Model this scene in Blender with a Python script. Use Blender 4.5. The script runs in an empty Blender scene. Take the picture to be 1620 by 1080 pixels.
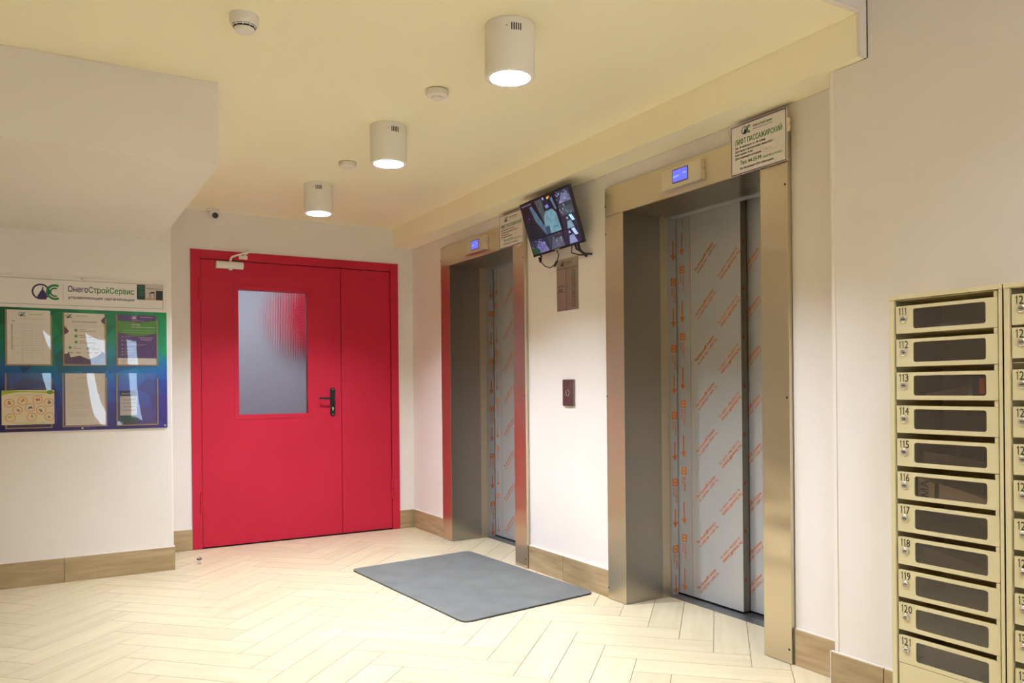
import bpy, math, random
from mathutils import Vector, Matrix
from mathutils.geometry import delaunay_2d_cdt
random.seed(7)
C = bpy.context.scene.collection
S = bpy.context.scene

# ------------------------------------------------------------------ camera
cam = bpy.data.cameras.new('camera'); camo = bpy.data.objects.new('camera', cam); C.objects.link(camo)
R = Vector((0.8612406, -0.50810985, -0.00943459)); U = Vector((0.00812578, -0.00479408, 0.99995549)); F = R.cross(U) * -1
mw = Matrix((R, U, -F)).transposed().to_4x4(); mw.translation = (0, 0, 1.15)
camo.matrix_world = mw
cam.sensor_width = 36; cam.lens = 1259.6447 * 36 / 1620; cam.shift_y = 73.58 / 1620; cam.clip_start = .05
S.camera = camo
S.view_settings.view_transform = 'Standard'; S.view_settings.look = 'None'
S.view_settings.gamma = 1; S.view_settings.use_curve_mapping = False
S.view_settings.exposure = 0.13
S.cycles.use_denoising = True
S.cycles.max_bounces = 10; S.cycles.diffuse_bounces = 6; S.cycles.caustics_reflective = False
S.cycles.caustics_refractive = False
S.cycles.sample_clamp_indirect = 6
# daylight seen only through the glazed entrance behind the camera
W = bpy.data.worlds.new('world'); S.world = W; W.use_nodes = True
bg = W.node_tree.nodes['Background']; bg.inputs[0].default_value = (.62, .78, 1.0, 1); bg.inputs[1].default_value = 11.0
LAMP_POWER = 51.0
WARM_FILL_POWER = 30.0
LAMP_COLOR = (.89, .975, 1.14)

# ------------------------------------------------------------------ materials
def mat(name, col, rough=.6, metal=0., spec=.5, **k):
    m = bpy.data.materials.new(name); m.use_nodes = True
    b = m.node_tree.nodes['Principled BSDF']
    b.inputs['Base Color'].default_value = (*col, 1); b.inputs['Roughness'].default_value = rough
    b.inputs['Metallic'].default_value = metal; b.inputs['Specular IOR Level'].default_value = spec
    for kk, v in k.items(): b.inputs[kk.replace('_', ' ')].default_value = v
    return m
def bsdf(m): return m.node_tree.nodes['Principled BSDF']
def node(m, t, **k):
    n = m.node_tree.nodes.new(t)
    for kk, v in k.items(): setattr(n, kk, v)
    return n
def link(m, a, b): m.node_tree.links.new(a, b)
def vary(m, c1, c2, scale=3, stretch=(1, 1, 1), detail=3, lo=.3, hi=.7, bump=0., bscale=None, coord='Object', rnd=0.):
    tc = node(m, 'ShaderNodeTexCoord'); mp = node(m, 'ShaderNodeMapping'); mp.inputs['Scale'].default_value = stretch
    nz = node(m, 'ShaderNodeTexNoise'); nz.inputs['Scale'].default_value = scale; nz.inputs['Detail'].default_value = detail
    rp = node(m, 'ShaderNodeValToRGB'); rp.color_ramp.elements[0].position = lo; rp.color_ramp.elements[1].position = hi
    rp.color_ramp.elements[0].color = (*c1, 1); rp.color_ramp.elements[1].color = (*c2, 1)
    link(m, tc.outputs[coord], mp.inputs['Vector'])
    vec = mp.outputs['Vector']
    if rnd:
        oi = node(m, 'ShaderNodeObjectInfo'); ad = node(m, 'ShaderNodeVectorMath', operation='ADD'); ml = node(m, 'ShaderNodeMath', operation='MULTIPLY')
        ml.inputs[1].default_value = 40; link(m, oi.outputs['Random'], ml.inputs[0]); link(m, vec, ad.inputs[0]); link(m, ml.outputs[0], ad.inputs[1]); vec = ad.outputs[0]
    link(m, vec, nz.inputs['Vector'])
    link(m, nz.outputs['Fac'], rp.inputs['Fac'])
    out = rp.outputs['Color']
    if rnd:
        hs = node(m, 'ShaderNodeHueSaturation'); mr = node(m, 'ShaderNodeMapRange'); mr.inputs['To Min'].default_value = 1 - rnd; mr.inputs['To Max'].default_value = 1 + rnd
        link(m, oi.outputs['Random'], mr.inputs['Value']); link(m, mr.outputs[0], hs.inputs['Value']); link(m, out, hs.inputs['Color']); out = hs.outputs['Color']
    link(m, out, bsdf(m).inputs['Base Color'])
    if bump:
        n2 = nz
        if bscale:
            n2 = node(m, 'ShaderNodeTexNoise'); n2.inputs['Scale'].default_value = bscale; n2.inputs['Detail'].default_value = 2
            link(m, tc.outputs[coord], n2.inputs['Vector'])
        bp = node(m, 'ShaderNodeBump'); bp.inputs['Strength'].default_value = bump; bp.inputs['Distance'].default_value = .01
        link(m, n2.outputs['Fac'], bp.inputs['Height']); link(m, bp.outputs[0], bsdf(m).inputs['Normal'])
    return m

WALLC = (.78, .73, .69)
M = {}
M['wall'] = vary(mat('wall paint', WALLC, .75, spec=.25), (.77, .715, .66), (.81, .755, .70), 1.5, bump=.03, bscale=60)
M['yellow'] = vary(mat('pale yellow ceiling paint', (.86, .72, .36), .8, spec=.2), (.93, .86, .62), (.95, .89, .66), 1.2, bump=.02, bscale=50)
M['tile'] = vary(mat('cream wood look tile', (.8, .7, .5), .38, spec=.45), (.57, .47, .29), (.66, .56, .375), 4, (.7, 7, 1), 4, .2, .7, bump=.02, rnd=.05)
M['grout'] = mat('tile grout', (.20, .155, .10), .9)
M['base'] = vary(mat('wood look skirting tile', (.5, .38, .2), .45), (.30, .20, .09), (.47, .355, .20), 4, (1, 1, 8), 5, .25, .7, rnd=.06)
M['basex'] = M['base']
M['grout_light'] = mat('pale grout', (.75, .70, .62), .9)
M['red'] = vary(mat('red door enamel', (.5, .03, .06), .45, spec=.15), (.50, .020, .046), (.55, .024, .052), 2, bump=.02, bscale=90)
M['steel'] = None
def steel(name, col, rough, bump=.05):
    m = mat(name, col, rough, 1.0)
    tc = node(m, 'ShaderNodeTexCoord'); mp = node(m, 'ShaderNodeMapping'); mp.inputs['Scale'].default_value = (200, 200, 3)
    nz = node(m, 'ShaderNodeTexNoise'); nz.inputs['Scale'].default_value = 1; nz.inputs['Detail'].default_value = 3
    mr = node(m, 'ShaderNodeMapRange'); mr.inputs['To Min'].default_value = rough - .05; mr.inputs['To Max'].default_value = rough + .07
    link(m, tc.outputs['Object'], mp.inputs[0]); link(m, mp.outputs[0], nz.inputs['Vector']); link(m, nz.outputs['Fac'], mr.inputs['Value'])
    link(m, mr.outputs[0], bsdf(m).inputs['Roughness'])
    mp2 = node(m, 'ShaderNodeMapping'); mp2.inputs['Scale'].default_value = (1.5, 1.5, 3.2); n2 = node(m, 'ShaderNodeTexNoise'); n2.inputs['Scale'].default_value = 1.6; n2.inputs['Detail'].default_value = 1
    link(m, tc.outputs['Object'], mp2.inputs[0]); link(m, mp2.outputs[0], n2.inputs['Vector'])
    bp = node(m, 'ShaderNodeBump'); bp.inputs['Strength'].default_value = bump; bp.inputs['Distance'].default_value = .05
    link(m, n2.outputs['Fac'], bp.inputs['Height']); link(m, bp.outputs[0], bsdf(m).inputs['Normal'])
    return m
M['steel'] = steel('brushed stainless steel', (.66, .58, .43), .31, .25)
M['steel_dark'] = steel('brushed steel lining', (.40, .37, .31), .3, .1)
M['film'] = vary(mat('film covered door steel', (.50, .51, .52), .32, .35), (.47, .48, .49), (.52, .53, .54), 1.5)
M['orange'] = mat('orange film print', (.60, .17, .04), .5)
M['dark'] = mat('dark gap', (.02, .02, .02), .7)
M['steel_light'] = steel('light satin steel', (.72, .66, .54), .35, .05)
M['sill'] = steel('grey threshold metal', (.35, .36, .36), .4, .1)
M['black'] = mat('black plastic', (.012, .012, .012), .35)
M['blackmatte'] = mat('black rubber', (.02, .02, .02), .7)
M['mat'] = vary(mat('grey rubber mat', (.3, .31, .3), .75, spec=.3), (.128, .130, .120), (.165, .168, .155), 6, bump=.2, bscale=250)
M['white'] = mat('white plastic', (.78, .74, .68), .45)
M['lampbody'] = mat('white painted lamp body', (.80, .76, .70), .5)
M['screw'] = mat('chrome screw', (.75, .75, .75), .25, 1)
M['silver'] = mat('silver grey enamel', (.60, .58, .53), .4, .4)
M['brass'] = mat('brass', (.75, .55, .25), .35, 1)
M['mail'] = vary(mat('cream enamel', (.66, .60, .36), .42), (.66, .585, .34), (.70, .62, .375), 3, bump=.03, bscale=120)
M['plate'] = steel('satin metal plate', (.47, .44, .36), .36, .05)
M['button'] = mat('dark metal plate', (.22, .17, .16), .3, .9)
M['tape'] = mat('masking foam tape', (.75, .66, .45), .8)
M['brownstrip'] = mat('ochre plastic strip', (.34, .20, .06), .4)
def attr_mat(name, rough=.5, spec=.4, emit=0, coat=0):
    m = mat(name, (1, 1, 1), rough, spec=spec)
    a = node(m, 'ShaderNodeVertexColor'); a.layer_name = 'Col'
    link(m, a.outputs['Color'], bsdf(m).inputs['Base Color'])
    if emit:
        nz = node(m, 'ShaderNodeTexNoise'); nz.inputs['Scale'].default_value = 28; nz.inputs['Detail'].default_value = 4
        tc = node(m, 'ShaderNodeTexCoord'); link(m, tc.outputs['Object'], nz.inputs['Vector'])
        mr = node(m, 'ShaderNodeMapRange'); mr.inputs['From Min'].default_value = .3; mr.inputs['From Max'].default_value = .7; mr.inputs['To Min'].default_value = .75; mr.inputs['To Max'].default_value = 1.2
        mx = node(m, 'ShaderNodeVectorMath', operation='SCALE')
        link(m, nz.outputs['Fac'], mr.inputs['Value']); link(m, a.outputs['Color'], mx.inputs[0]); link(m, mr.outputs[0], mx.inputs['Scale'])
        link(m, mx.outputs[0], bsdf(m).inputs['Emission Color']); bsdf(m).inputs['Emission Strength'].default_value = emit
        bsdf(m).inputs['Base Color'].default_value = (.01, .01, .01, 1)
        for l in list(m.node_tree.links):
            if l.to_socket == bsdf(m).inputs['Base Color']: m.node_tree.links.remove(l)
    return m
M['print'] = attr_mat('printed ink', .5)
M['screen'] = attr_mat('lit monitor picture', .15, emit=1.0)
def emis(name, col, s):
    m = mat(name, (.02, .02, .02), .3); b = bsdf(m); b.inputs['Emission Color'].default_value = (*col, 1); b.inputs['Emission Strength'].default_value = s; return m
M['lamp'] = emis('glowing lamp disc', LAMP_COLOR, 22)
M['led'] = emis('blue lit display', (.16, .17, .95), .9)
M['ledhi'] = emis('pale blue display bars', (.25, .42, 1.0), 1.0)
# board print : green to blue low-poly artwork, darker towards the left
def board_mat():
    m = mat('green and blue faceted print', (.1, .3, .3), .25, spec=.3)
    tc = node(m, 'ShaderNodeTexCoord'); vo = node(m, 'ShaderNodeTexVoronoi'); vo.inputs['Scale'].default_value = 6.5
    sep = node(m, 'ShaderNodeSeparateXYZ'); link(m, tc.outputs['Object'], sep.inputs[0])
    link(m, tc.outputs['Object'], vo.inputs['Vector'])
    sc = node(m, 'ShaderNodeSeparateColor'); link(m, vo.outputs['Color'], sc.inputs[0])
    a = node(m, 'ShaderNodeMath', operation='MULTIPLY_ADD'); a.inputs[1].default_value = .12; link(m, sc.outputs[0], a.inputs[0]); link(m, sep.outputs['Z'], a.inputs[2])
    mr = node(m, 'ShaderNodeMapRange'); mr.inputs['From Min'].default_value = -.42; mr.inputs['From Max'].default_value = .36; link(m, a.outputs[0], mr.inputs['Value'])
    rp = node(m, 'ShaderNodeValToRGB'); e = rp.color_ramp.elements
    e[0].position = 0; e[0].color = (.030, .012, .13, 1); e[1].position = 1; e[1].color = (.0, .17, .04, 1)
    for p, c in [(.22, (.03, .015, .20)), (.38, (.006, .05, .30)), (.50, (.0, .11, .30)), (.58, (.0, .15, .17)), (.68, (.0, .17, .06))]:
        n = e.new(p); n.color = (*c, 1)
    link(m, mr.outputs[0], rp.inputs['Fac'])
    hs = node(m, 'ShaderNodeHueSaturation'); m2 = node(m, 'ShaderNodeMapRange'); m2.inputs['To Min'].default_value = .65; m2.inputs['To Max'].default_value = 1.35
    link(m, sc.outputs[1], m2.inputs['Value'])
    m3 = node(m, 'ShaderNodeMapRange'); m3.inputs['From Min'].default_value = -.5; m3.inputs['From Max'].default_value = .5; m3.inputs['To Min'].default_value = .55; m3.inputs['To Max'].default_value = 1.45
    link(m, sep.outputs['X'], m3.inputs['Value'])
    mm = node(m, 'ShaderNodeMath', operation='MULTIPLY'); link(m, m2.outputs[0], mm.inputs[0]); link(m, m3.outputs[0], mm.inputs[1])
    link(m, mm.outputs[0], hs.inputs['Value']); link(m, rp.outputs[0], hs.inputs['Color']); link(m, hs.outputs[0], bsdf(m).inputs['Base Color'])
    return m
M['board'] = board_mat()
def clear_mat(name, tint, gloss_rough, alpha_gloss):
    m = bpy.data.materials.new(name); m.use_nodes = True; nt = m.node_tree; nt.nodes.clear()
    o = nt.nodes.new('ShaderNodeOutputMaterial'); mx = nt.nodes.new('ShaderNodeMixShader'); t = nt.nodes.new('ShaderNodeBsdfTransparent'); g = nt.nodes.new('ShaderNodeBsdfGlossy')
    fr = nt.nodes.new('ShaderNodeFresnel'); ge = nt.nodes.new('ShaderNodeNewGeometry'); io = nt.nodes.new('ShaderNodeMapRange')
    io.inputs['To Min'].default_value = 1.5; io.inputs['To Max'].default_value = 1 / 1.5; nt.links.new(ge.outputs['Backfacing'], io.inputs['Value']); nt.links.new(io.outputs[0], fr.inputs[0])
    ml = nt.nodes.new('ShaderNodeMath'); ml.operation = 'MULTIPLY'; ml.inputs[1].default_value = alpha_gloss
    t.inputs[0].default_value = (*tint, 1); g.inputs['Roughness'].default_value = gloss_rough; g.inputs[0].default_value = (1, 1, 1, 1)
    nt.links.new(fr.outputs[0], ml.inputs[0]); nt.links.new(ml.outputs[0], mx.inputs[0]); nt.links.new(t.outputs[0], mx.inputs[1]); nt.links.new(g.outputs[0], mx.inputs[2]); nt.links.new(mx.outputs[0], o.inputs[0])
    return m
M['sleeve'] = clear_mat('clear plastic sleeve', (1, 1, 1), .02, 1.2)
M['smoke'] = clear_mat('smoked acrylic', (.55, .50, .47), .35, 2.8)
M['pane'] = clear_mat('clear glass', (.95, .97, .96), .0, 1.0)
def ribbed():
    m = mat('ribbed wired glass', (.86, .89, .95), .16, spec=.5, Transmission_Weight=1.0, IOR=1.25)
    tc = node(m, 'ShaderNodeTexCoord'); sp = node(m, 'ShaderNodeSeparateXYZ'); link(m, tc.outputs['Object'], sp.inputs[0])
    hs = []
    for ax, fq in (('X', 2 * math.pi / .0125), ('Z', 2 * math.pi / .0125)):
        ml = node(m, 'ShaderNodeMath', operation='MULTIPLY'); ml.inputs[1].default_value = fq; sn = node(m, 'ShaderNodeMath', operation='SINE')
        link(m, sp.outputs[ax], ml.inputs[0]); link(m, ml.outputs[0], sn.inputs[0]); hs.append(sn)
    ad = node(m, 'ShaderNodeMath', operation='ADD'); link(m, hs[0].outputs[0], ad.inputs[0]); link(m, hs[1].outputs[0], ad.inputs[1])
    bp = node(m, 'ShaderNodeBump'); bp.inputs['Strength'].default_value = 1.0; bp.inputs['Distance'].default_value = .0011
    link(m, ad.outputs[0], bp.inputs['Height']); link(m, bp.outputs[0], bsdf(m).inputs['Normal'])
    return m
M['ribbed'] = ribbed()
M['vest'] = mat('grey vestibule paint', (.42, .43, .46), .8)
M['plaster'] = mat('bare plaster edge', (.82, .76, .68), .8)

# ------------------------------------------------------------------ geometry helpers
def fr(O, A, B):
    A = Vector(A); B = Vector(B); return (Vector(O), A, B, A.cross(B))
def P(f, a, b, n=0): return f[0] + f[1] * a + f[2] * b + f[3] * n
RW = lambda x, y=0, z=0: fr((x, y, z), (0, -1, 0), (0, 0, 1))      # faces -X ; a = -y
LW = lambda y, x=0, z=0: fr((x, y, z), (1, 0, 0), (0, 0, 1))       # faces -Y ; a = x
_tc = {}
def glyphs(s, bold):
    # outlines of the built-in font, triangulated with counters left open; weight by slightly shifted copies
    k = (s, bold)
    if k not in _tc:
        c = bpy.data.curves.new('t', 'FONT'); c.body = s; c.resolution_u = 2; c.fill_mode = 'NONE'
        o = bpy.data.objects.new('t', c); C.objects.link(o)
        dg = bpy.context.evaluated_depsgraph_get(); dg.update(); me = bpy.data.meshes.new_from_object(o.evaluated_get(dg))
        V = [Vector((v.co.x, v.co.y)) for v in me.vertices]; E = [tuple(e.vertices) for e in me.edges]
        bpy.data.objects.remove(o); bpy.data.curves.remove(c); bpy.data.meshes.remove(me)
        r = delaunay_2d_cdt(V, E, [], 4, 1e-5); seg = [(V[a], V[b]) for a, b in E]; vs = [(v.x, v.y) for v in r[0]]; fs = []
        for f in r[2]:
            x = sum(vs[i][0] for i in f) / len(f); y = sum(vs[i][1] for i in f) / len(f); n = 0
            for a, b in seg:
                if (a.y > y) != (b.y > y) and x < a.x + (y - a.y) * (b.x - a.x) / (b.y - a.y): n += 1
            if n % 2: fs.append(tuple(f))
        if bold:
            N = len(vs); v0, f0 = vs, fs; vs = []; fs = []; d = .022 * bold
            for q, (dx, dy) in enumerate(((-d, -d * .5), (d, -d * .5), (-d, d * .5), (d, d * .5))):
                vs += [(x + dx, y + dy, q * .00008) for x, y in v0]; fs += [tuple(i + q * N for i in f) for f in f0]
        _tc[k] = (vs, fs, min(v[0] for v in vs), max(v[0] for v in vs))
    return _tc[k]
class MB:
    def __init__(s): s.v = []; s.f = []; s.m = []; s.c = []; s.mats = []
    def mi(s, m):
        if m not in s.mats: s.mats.append(m)
        return s.mats.index(m)
    def add(s, vs, fs, m, col=(1, 1, 1)):
        b = len(s.v); s.v += [Vector(v) for v in vs]; k = s.mi(m)
        for f in fs: s.f.append([b + i for i in f]); s.m.append(k); s.c.append(col)
        return s
    def box(s, x0, x1, y0, y1, z0, z1, m, col=(1, 1, 1)):
        return s.fbox(fr((0, 0, 0), (1, 0, 0), (0, 1, 0)), x0, x1, y0, y1, z0, z1, m, col)
    def fbox(s, f, a0, a1, b0, b1, n0, n1, m, col=(1, 1, 1)):
        vs = [P(f, a, b, n) for n in (n0, n1) for (a, b) in ((a0, b0), (a1, b0), (a1, b1), (a0, b1))]
        return s.add(vs, [(3, 2, 1, 0), (4, 5, 6, 7), (0, 1, 5, 4), (1, 2, 6, 5), (2, 3, 7, 6), (3, 0, 4, 7)], m, col)
    def quad(s, f, a0, a1, b0, b1, n, m, col=(1, 1, 1)):
        return s.add([P(f, a0, b0, n), P(f, a1, b0, n), P(f, a1, b1, n), P(f, a0, b1, n)], [(0, 1, 2, 3)], m, col)
    def poly(s, f, pts, n, m, col=(1, 1, 1)):
        return s.add([P(f, a, b, n) for a, b in pts], [tuple(range(len(pts)))], m, col)
    def prism(s, f, pts, n0, n1, m, col=(1, 1, 1)):
        k = len(pts); vs = [P(f, a, b, n0) for a, b in pts] + [P(f, a, b, n1) for a, b in pts]
        fs = [tuple(reversed(range(k))), tuple(range(k, 2 * k))] + [(i, (i + 1) % k, k + (i + 1) % k, k + i) for i in range(k)]
        return s.add(vs, fs, m, col)
    def ring(s, f, ca, cb, r0, r1, t0, t1, n, m, col=(1, 1, 1), seg=24, sa=1.):
        vs = []
        for i in range(seg + 1):
            t = t0 + (t1 - t0) * i / seg
            for r in (r0, r1): vs.append(P(f, ca + sa * r * math.cos(t), cb + r * math.sin(t), n))
        return s.add(vs, [(2 * i, 2 * i + 1, 2 * i + 3, 2 * i + 2) for i in range(seg)], m, col)
    def lathe(s, c, prof, m, seg=32, axis=(0, 0, 1), col=(1, 1, 1), close=False):
        ax = Vector(axis).normalized(); a = ax.orthogonal().normalized(); b = ax.cross(a); c = Vector(c)
        vs = []; k = len(prof)
        for i in range(seg):
            t = 2 * math.pi * i / seg; d = a * math.cos(t) + b * math.sin(t)
            vs += [c + d * r + ax * h for r, h in prof]
        fs = []
        for i in range(seg):
            j = (i + 1) % seg
            for q in range(k - 1): fs.append((i * k + q, j * k + q, j * k + q + 1, i * k + q + 1))
        return s.add(vs, fs, m, col)
    def cyl(s, c, r, h, m, axis=(0, 0, 1), seg=20, col=(1, 1, 1), r2=None):
        r2 = r if r2 is None else r2
        return s.lathe(c, [(0.0001, 0), (r, 0), (r2, h), (0.0001, h)], m, seg, axis, col)
    def tube(s, pts, r, m, seg=8, col=(1, 1, 1)):
        pts = [Vector(p) for p in pts]; vs = []; prev = None
        for i, p in enumerate(pts):
            d = (pts[min(i + 1, len(pts) - 1)] - pts[max(i - 1, 0)]).normalized()
            a = d.orthogonal().normalized() if prev is None else (prev - d * prev.dot(d)).normalized(); prev = a; b = d.cross(a)
            rr = r[i] if isinstance(r, (list, tuple)) else r
            vs += [p + (a * math.cos(2 * math.pi * k / seg) + b * math.sin(2 * math.pi * k / seg)) * rr for k in range(seg)]
        n = len(pts); fs = [(i * seg + k, i * seg + (k + 1) % seg, (i + 1) * seg + (k + 1) % seg, (i + 1) * seg + k) for i in range(n - 1) for k in range(seg)]
        fs += [tuple(reversed(range(seg))), tuple((n - 1) * seg + k for k in range(seg))]
        return s.add(vs, fs, m, col)
    def text(s, t, f, a, b, h, w=None, col=(0, 0, 0), bold=0, rot=0, n=0, m=None, align='l', sx=1.0):
        vs, fs, x0, x1 = glyphs(t, bold); k = h / .72; kx = k * sx if w is None else w / (x1 - x0)
        if align == 'c': a -= (x1 - x0) * kx / 2
        ct, st = math.cos(rot), math.sin(rot)
        out = []
        for q in vs:
            x = (q[0] - x0) * kx; y = q[1] * k
            out.append(P(f, a + x * ct - y * st, b + x * st + y * ct, n + (q[2] if len(q) > 2 else 0)))
        return s.add(out, fs, m or M['print'], col)
    def build(s, name, parent=None, bevel=0, smooth=False, off=None, **props):
        off = Vector(off) if off is not None else (wloc(parent) if parent else Vector((0, 0, 0)))
        me = bpy.data.meshes.new(name); me.from_pydata([tuple(v - off) for v in s.v], [], s.f)
        for m in s.mats: me.materials.append(m)
        me.polygons.foreach_set('material_index', s.m)
        ca = me.color_attributes.new('Col', 'FLOAT_COLOR', 'CORNER'); arr = []
        for f, c in zip(s.f, s.c): arr += [c[0], c[1], c[2], 1.0] * len(f)
        ca.data.foreach_set('color', arr)
        if smooth:
            me.polygons.foreach_set('use_smooth', [True] * len(s.f)); me.update()
            me.set_sharp_from_angle(angle=math.radians(35))
        o = bpy.data.objects.new(name, me); C.objects.link(o)
        if parent: o.parent = parent
        else: o.location = off
        if bevel:
            b = o.modifiers.new('bevel', 'BEVEL'); b.width = bevel; b.segments = 2; b.limit_method = 'ANGLE'; b.angle_limit = math.radians(40)
        tag(o, **props)
        return o
def wloc(o):
    v = Vector((0, 0, 0))
    while o: v += o.location; o = o.parent
    return v
def tag(o, label=None, category=None, group=None, kind=None):
    for k, v in dict(label=label, category=category, group=group, kind=kind).items():
        if v: o[k] = v
    return o
def empty(name, loc, **k):
    o = bpy.data.objects.new(name, None); o.location = loc; o.empty_display_size = .1; C.objects.link(o); return tag(o, **k)
KIDS = {}
def copy_tree(o, parent=None):
    c = o.copy(); C.objects.link(c); c.parent = parent
    for ch in o.children: copy_tree(ch, c)
    return c
def rrect(a0, a1, b0, b1, r, k=4):
    pts = []
    for (ca, cb, t0) in ((a1 - r, b0 + r, -90), (a1 - r, b1 - r, 0), (a0 + r, b1 - r, 90), (a0 + r, b0 + r, 180)):
        for i in range(k + 1):
            t = math.radians(t0 + 90 * i / k); pts.append((ca + r * math.cos(t), cb + r * math.sin(t)))
    return pts
PURPLE = (.035, .012, .085); GREEN = (.01, .19, .04); INK = (.03, .02, .03)
def logo(mb, f, a, b, h, n, c1=PURPLE, c2=GREEN):
    # dark ring with a domed church outline inside, then two nested green arcs ; a,b = lower left, h = height
    r = h / 2; m = M['print']; pi = math.pi
    mb.ring(f, a + r, b + r, r * .80, r, 0, 2 * pi, n, m, c1, 28)
    d = [(.72, .02), (1.62, .02), (1.62, .72), (1.45, 1.02), (1.30, 1.18), (1.24, 1.40), (1.33, 1.48), (1.24, 1.5), (1.22, 1.66), (1.16, 1.66), (1.14, 1.5), (1.05, 1.46), (1.12, 1.38), (1.06, 1.16), (.9, .98), (.8, .7), (.68, .6), (.62, .3)]
    mb.poly(f, [(a + x * r, b + y * r) for x, y in d], n + .0001, m, c1)
    ca = a + 2.55 * r
    mb.ring(f, ca, b + r, r * .72, r, math.radians(62), math.radians(298), n + .0002, m, c2, 20)
    mb.ring(f, ca, b + r, r * .40, r * .60, math.radians(66), math.radians(294), n + .0002, m, c2, 20)

# ------------------------------------------------------------------ setting
ZC = 2.467; XW = 2.669; YW = 6.15; XJ = 2.534; YN = 1.805; ZH = 2.86
E2 = dict(o0=3.474, i0=3.3188, i1=2.3865, o1=2.241); DY = 2.0762
# floor : grout bed, then each herringbone tile
bed = MB().box(-2.4, 3.3, -2.6, 6.15, -.05, -.0035, M['grout']).build('floor', kind='structure', label='pale cream wood look herringbone tile floor of the lift lobby')
Wt, Lt, g = .1536, .6215, .0013
O = Vector((-.040, 3.286)); q2 = 1 / math.sqrt(2)
def clip(poly, ax, v, sgn):
    out = []
    for i in range(len(poly)):
        p, q = poly[i], poly[(i + 1) % len(poly)]; dp = (p[ax] - v) * sgn; dq = (q[ax] - v) * sgn
        if dp >= 0: out.append(p)
        if dp * dq < 0: t = dp / (dp - dq); out.append(p + (q - p) * t)
    return out
X0, X1, Y0, Y1 = -2.4, 2.952, -2.6, 6.135
full = None; rest = MB(); ntile = 0
def tile_mesh(poly):
    k = len(poly); me = bpy.data.meshes.new('tile')
    vs = [(p[0], p[1], 0) for p in poly] + [(p[0], p[1], -.004) for p in poly]
    fs = [tuple(range(k))] + [(i, k + i, k + (i + 1) % k, (i + 1) % k) for i in range(k)]
    me.from_pydata(vs, [], fs); me.materials.append(M['tile']); return me
for m2 in range(-12, 12):
    for k in range(-60, 60):
        for typ in (0, 1):
            bu, bv = k * Wt + m2 * Lt, k * Wt - m2 * Lt
            if typ == 0: u0, v0, lu, lv = bu, bv, Lt, Wt
            else: u0, v0, lu, lv = bu, bv + Wt, Wt, Lt
            cu, cv = u0 + lu / 2, v0 + lv / 2
            c = O + Vector(((cu - cv) * q2, (cu + cv) * q2))
            if not (X0 - .4 < c.x < X1 + .4 and Y0 - .4 < c.y < Y1 + .4): continue
            ang = math.radians(45 if typ == 0 else 135)
            d = Vector((math.cos(ang), math.sin(ang))); e = Vector((-d.y, d.x))
            hl, hw = Lt / 2 - g, Wt / 2 - g
            loc = [(-hl, -hw), (hl, -hw), (hl, hw), (-hl, hw)]
            poly = [c + d * a + e * b for a, b in loc]; cl = poly
            for ax, v, sg in ((0, X0, 1), (0, X1, -1), (1, Y0, 1), (1, Y1, -1)):
                cl = clip(cl, ax, v, sg)
                if not cl: break
            if len(cl) < 3: continue
            whole = all((p - r_).length < 1e-6 for p, r_ in zip(cl, poly)) and len(cl) == 4
            # in front of the lens and reached by the photograph
            rel = c - Vector((0, 0)); dep = rel.x * .508 + rel.y * .861; lat = rel.x * .861 - rel.y * .508
            seen = dep > 2.35 and abs(lat) < dep * .66 + .35 and not (c.x < .66 and c.y > 5.75) and not (c.x > 3.0)
            if seen:
                if whole:
                    if full is None: full = tile_mesh([Vector(p) for p in loc])
                    me = full
                else:
                    me = tile_mesh([Vector(((p - c).dot(d), (p - c).dot(e))) for p in cl])
                o = bpy.data.objects.new('tile', me); o.parent = bed; o.location = (c.x, c.y, 0); o.rotation_euler = (0, 0, ang); C.objects.link(o); ntile += 1
            else:
                vs = [(p.x, p.y, 0) for p in cl]; rest.add(vs, [tuple(range(len(vs)))], M['tile'])
rest.build('tile_remainder', bed, kind='stuff')

# ceilings and walls
def struct(name, mb, label, **k): return mb.build(name, kind='structure', label=label, **k)
ceil = struct('ceiling', MB().box(-2.4, XW, YN, YW, ZC, ZC + .3, M['yellow']), 'pale yellow painted ceiling above the lift lobby')
struct('ceiling.001', MB().box(-2.4, XW, -2.6, YN - .002, ZH, ZH + .1, M['wall']), 'higher beige ceiling nearest the viewer')
struct('trim_1', MB().box(-2.4, 2.498, YN - .02, YN - .001, ZC + .001, ZH - .001, M['wall']), 'beige upstand where the yellow ceiling ends')
struct('trim_2', MB().box(2.499, XW - .001, YN + .001, YW - .001, 2.3127, ZC - .001, M['yellow']), 'yellow boxed beam along the top of the lift wall')
struct('trim_3', MB().box(2.4995, XJ - .001, YN - .014, YN, 2.3127, ZH - .001, M['wall']), 'narrow beige end of the yellow boxed beam')
wr = MB()
t = XW + .45
for a, b in ((E2['o0'] + DY + .001, YW), (E2['o0'] + .001, E2['o1'] + DY - .001), (1.90, E2['o1'] - .001)): wr.box(XW, t, a, b, 0, 2.3125, M['wall'])
for d in (0, DY): wr.box(XW, t, E2['o1'] + d - .001, E2['o0'] + d + .001, 2.229, 2.3125, M['wall'])
struct('wall_right', wr, 'beige wall around the two lift doorways')
jw = MB().prism(fr((0, 0, 0), (0, 1, 0), (0, 0, 1)), [(-2.6, 0), (1.942, 0), (1.942, 2.3122), (YN - .016, 2.3122), (YN - .016, ZH), (-2.6, ZH)], XJ, t, M['wall'])
struct('wall_right.001', jw, 'beige wall standing forward behind the mailboxes', bevel=.004)
struct('trim_4', MB().box(XJ - .0025, XJ + .02, 1.929, 1.9445, .162, 2.312, M['plaster']), 'pale plaster corner bead by the right lift')
D = dict(x0=.93, x1=2.537, z1=2.181)
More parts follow.
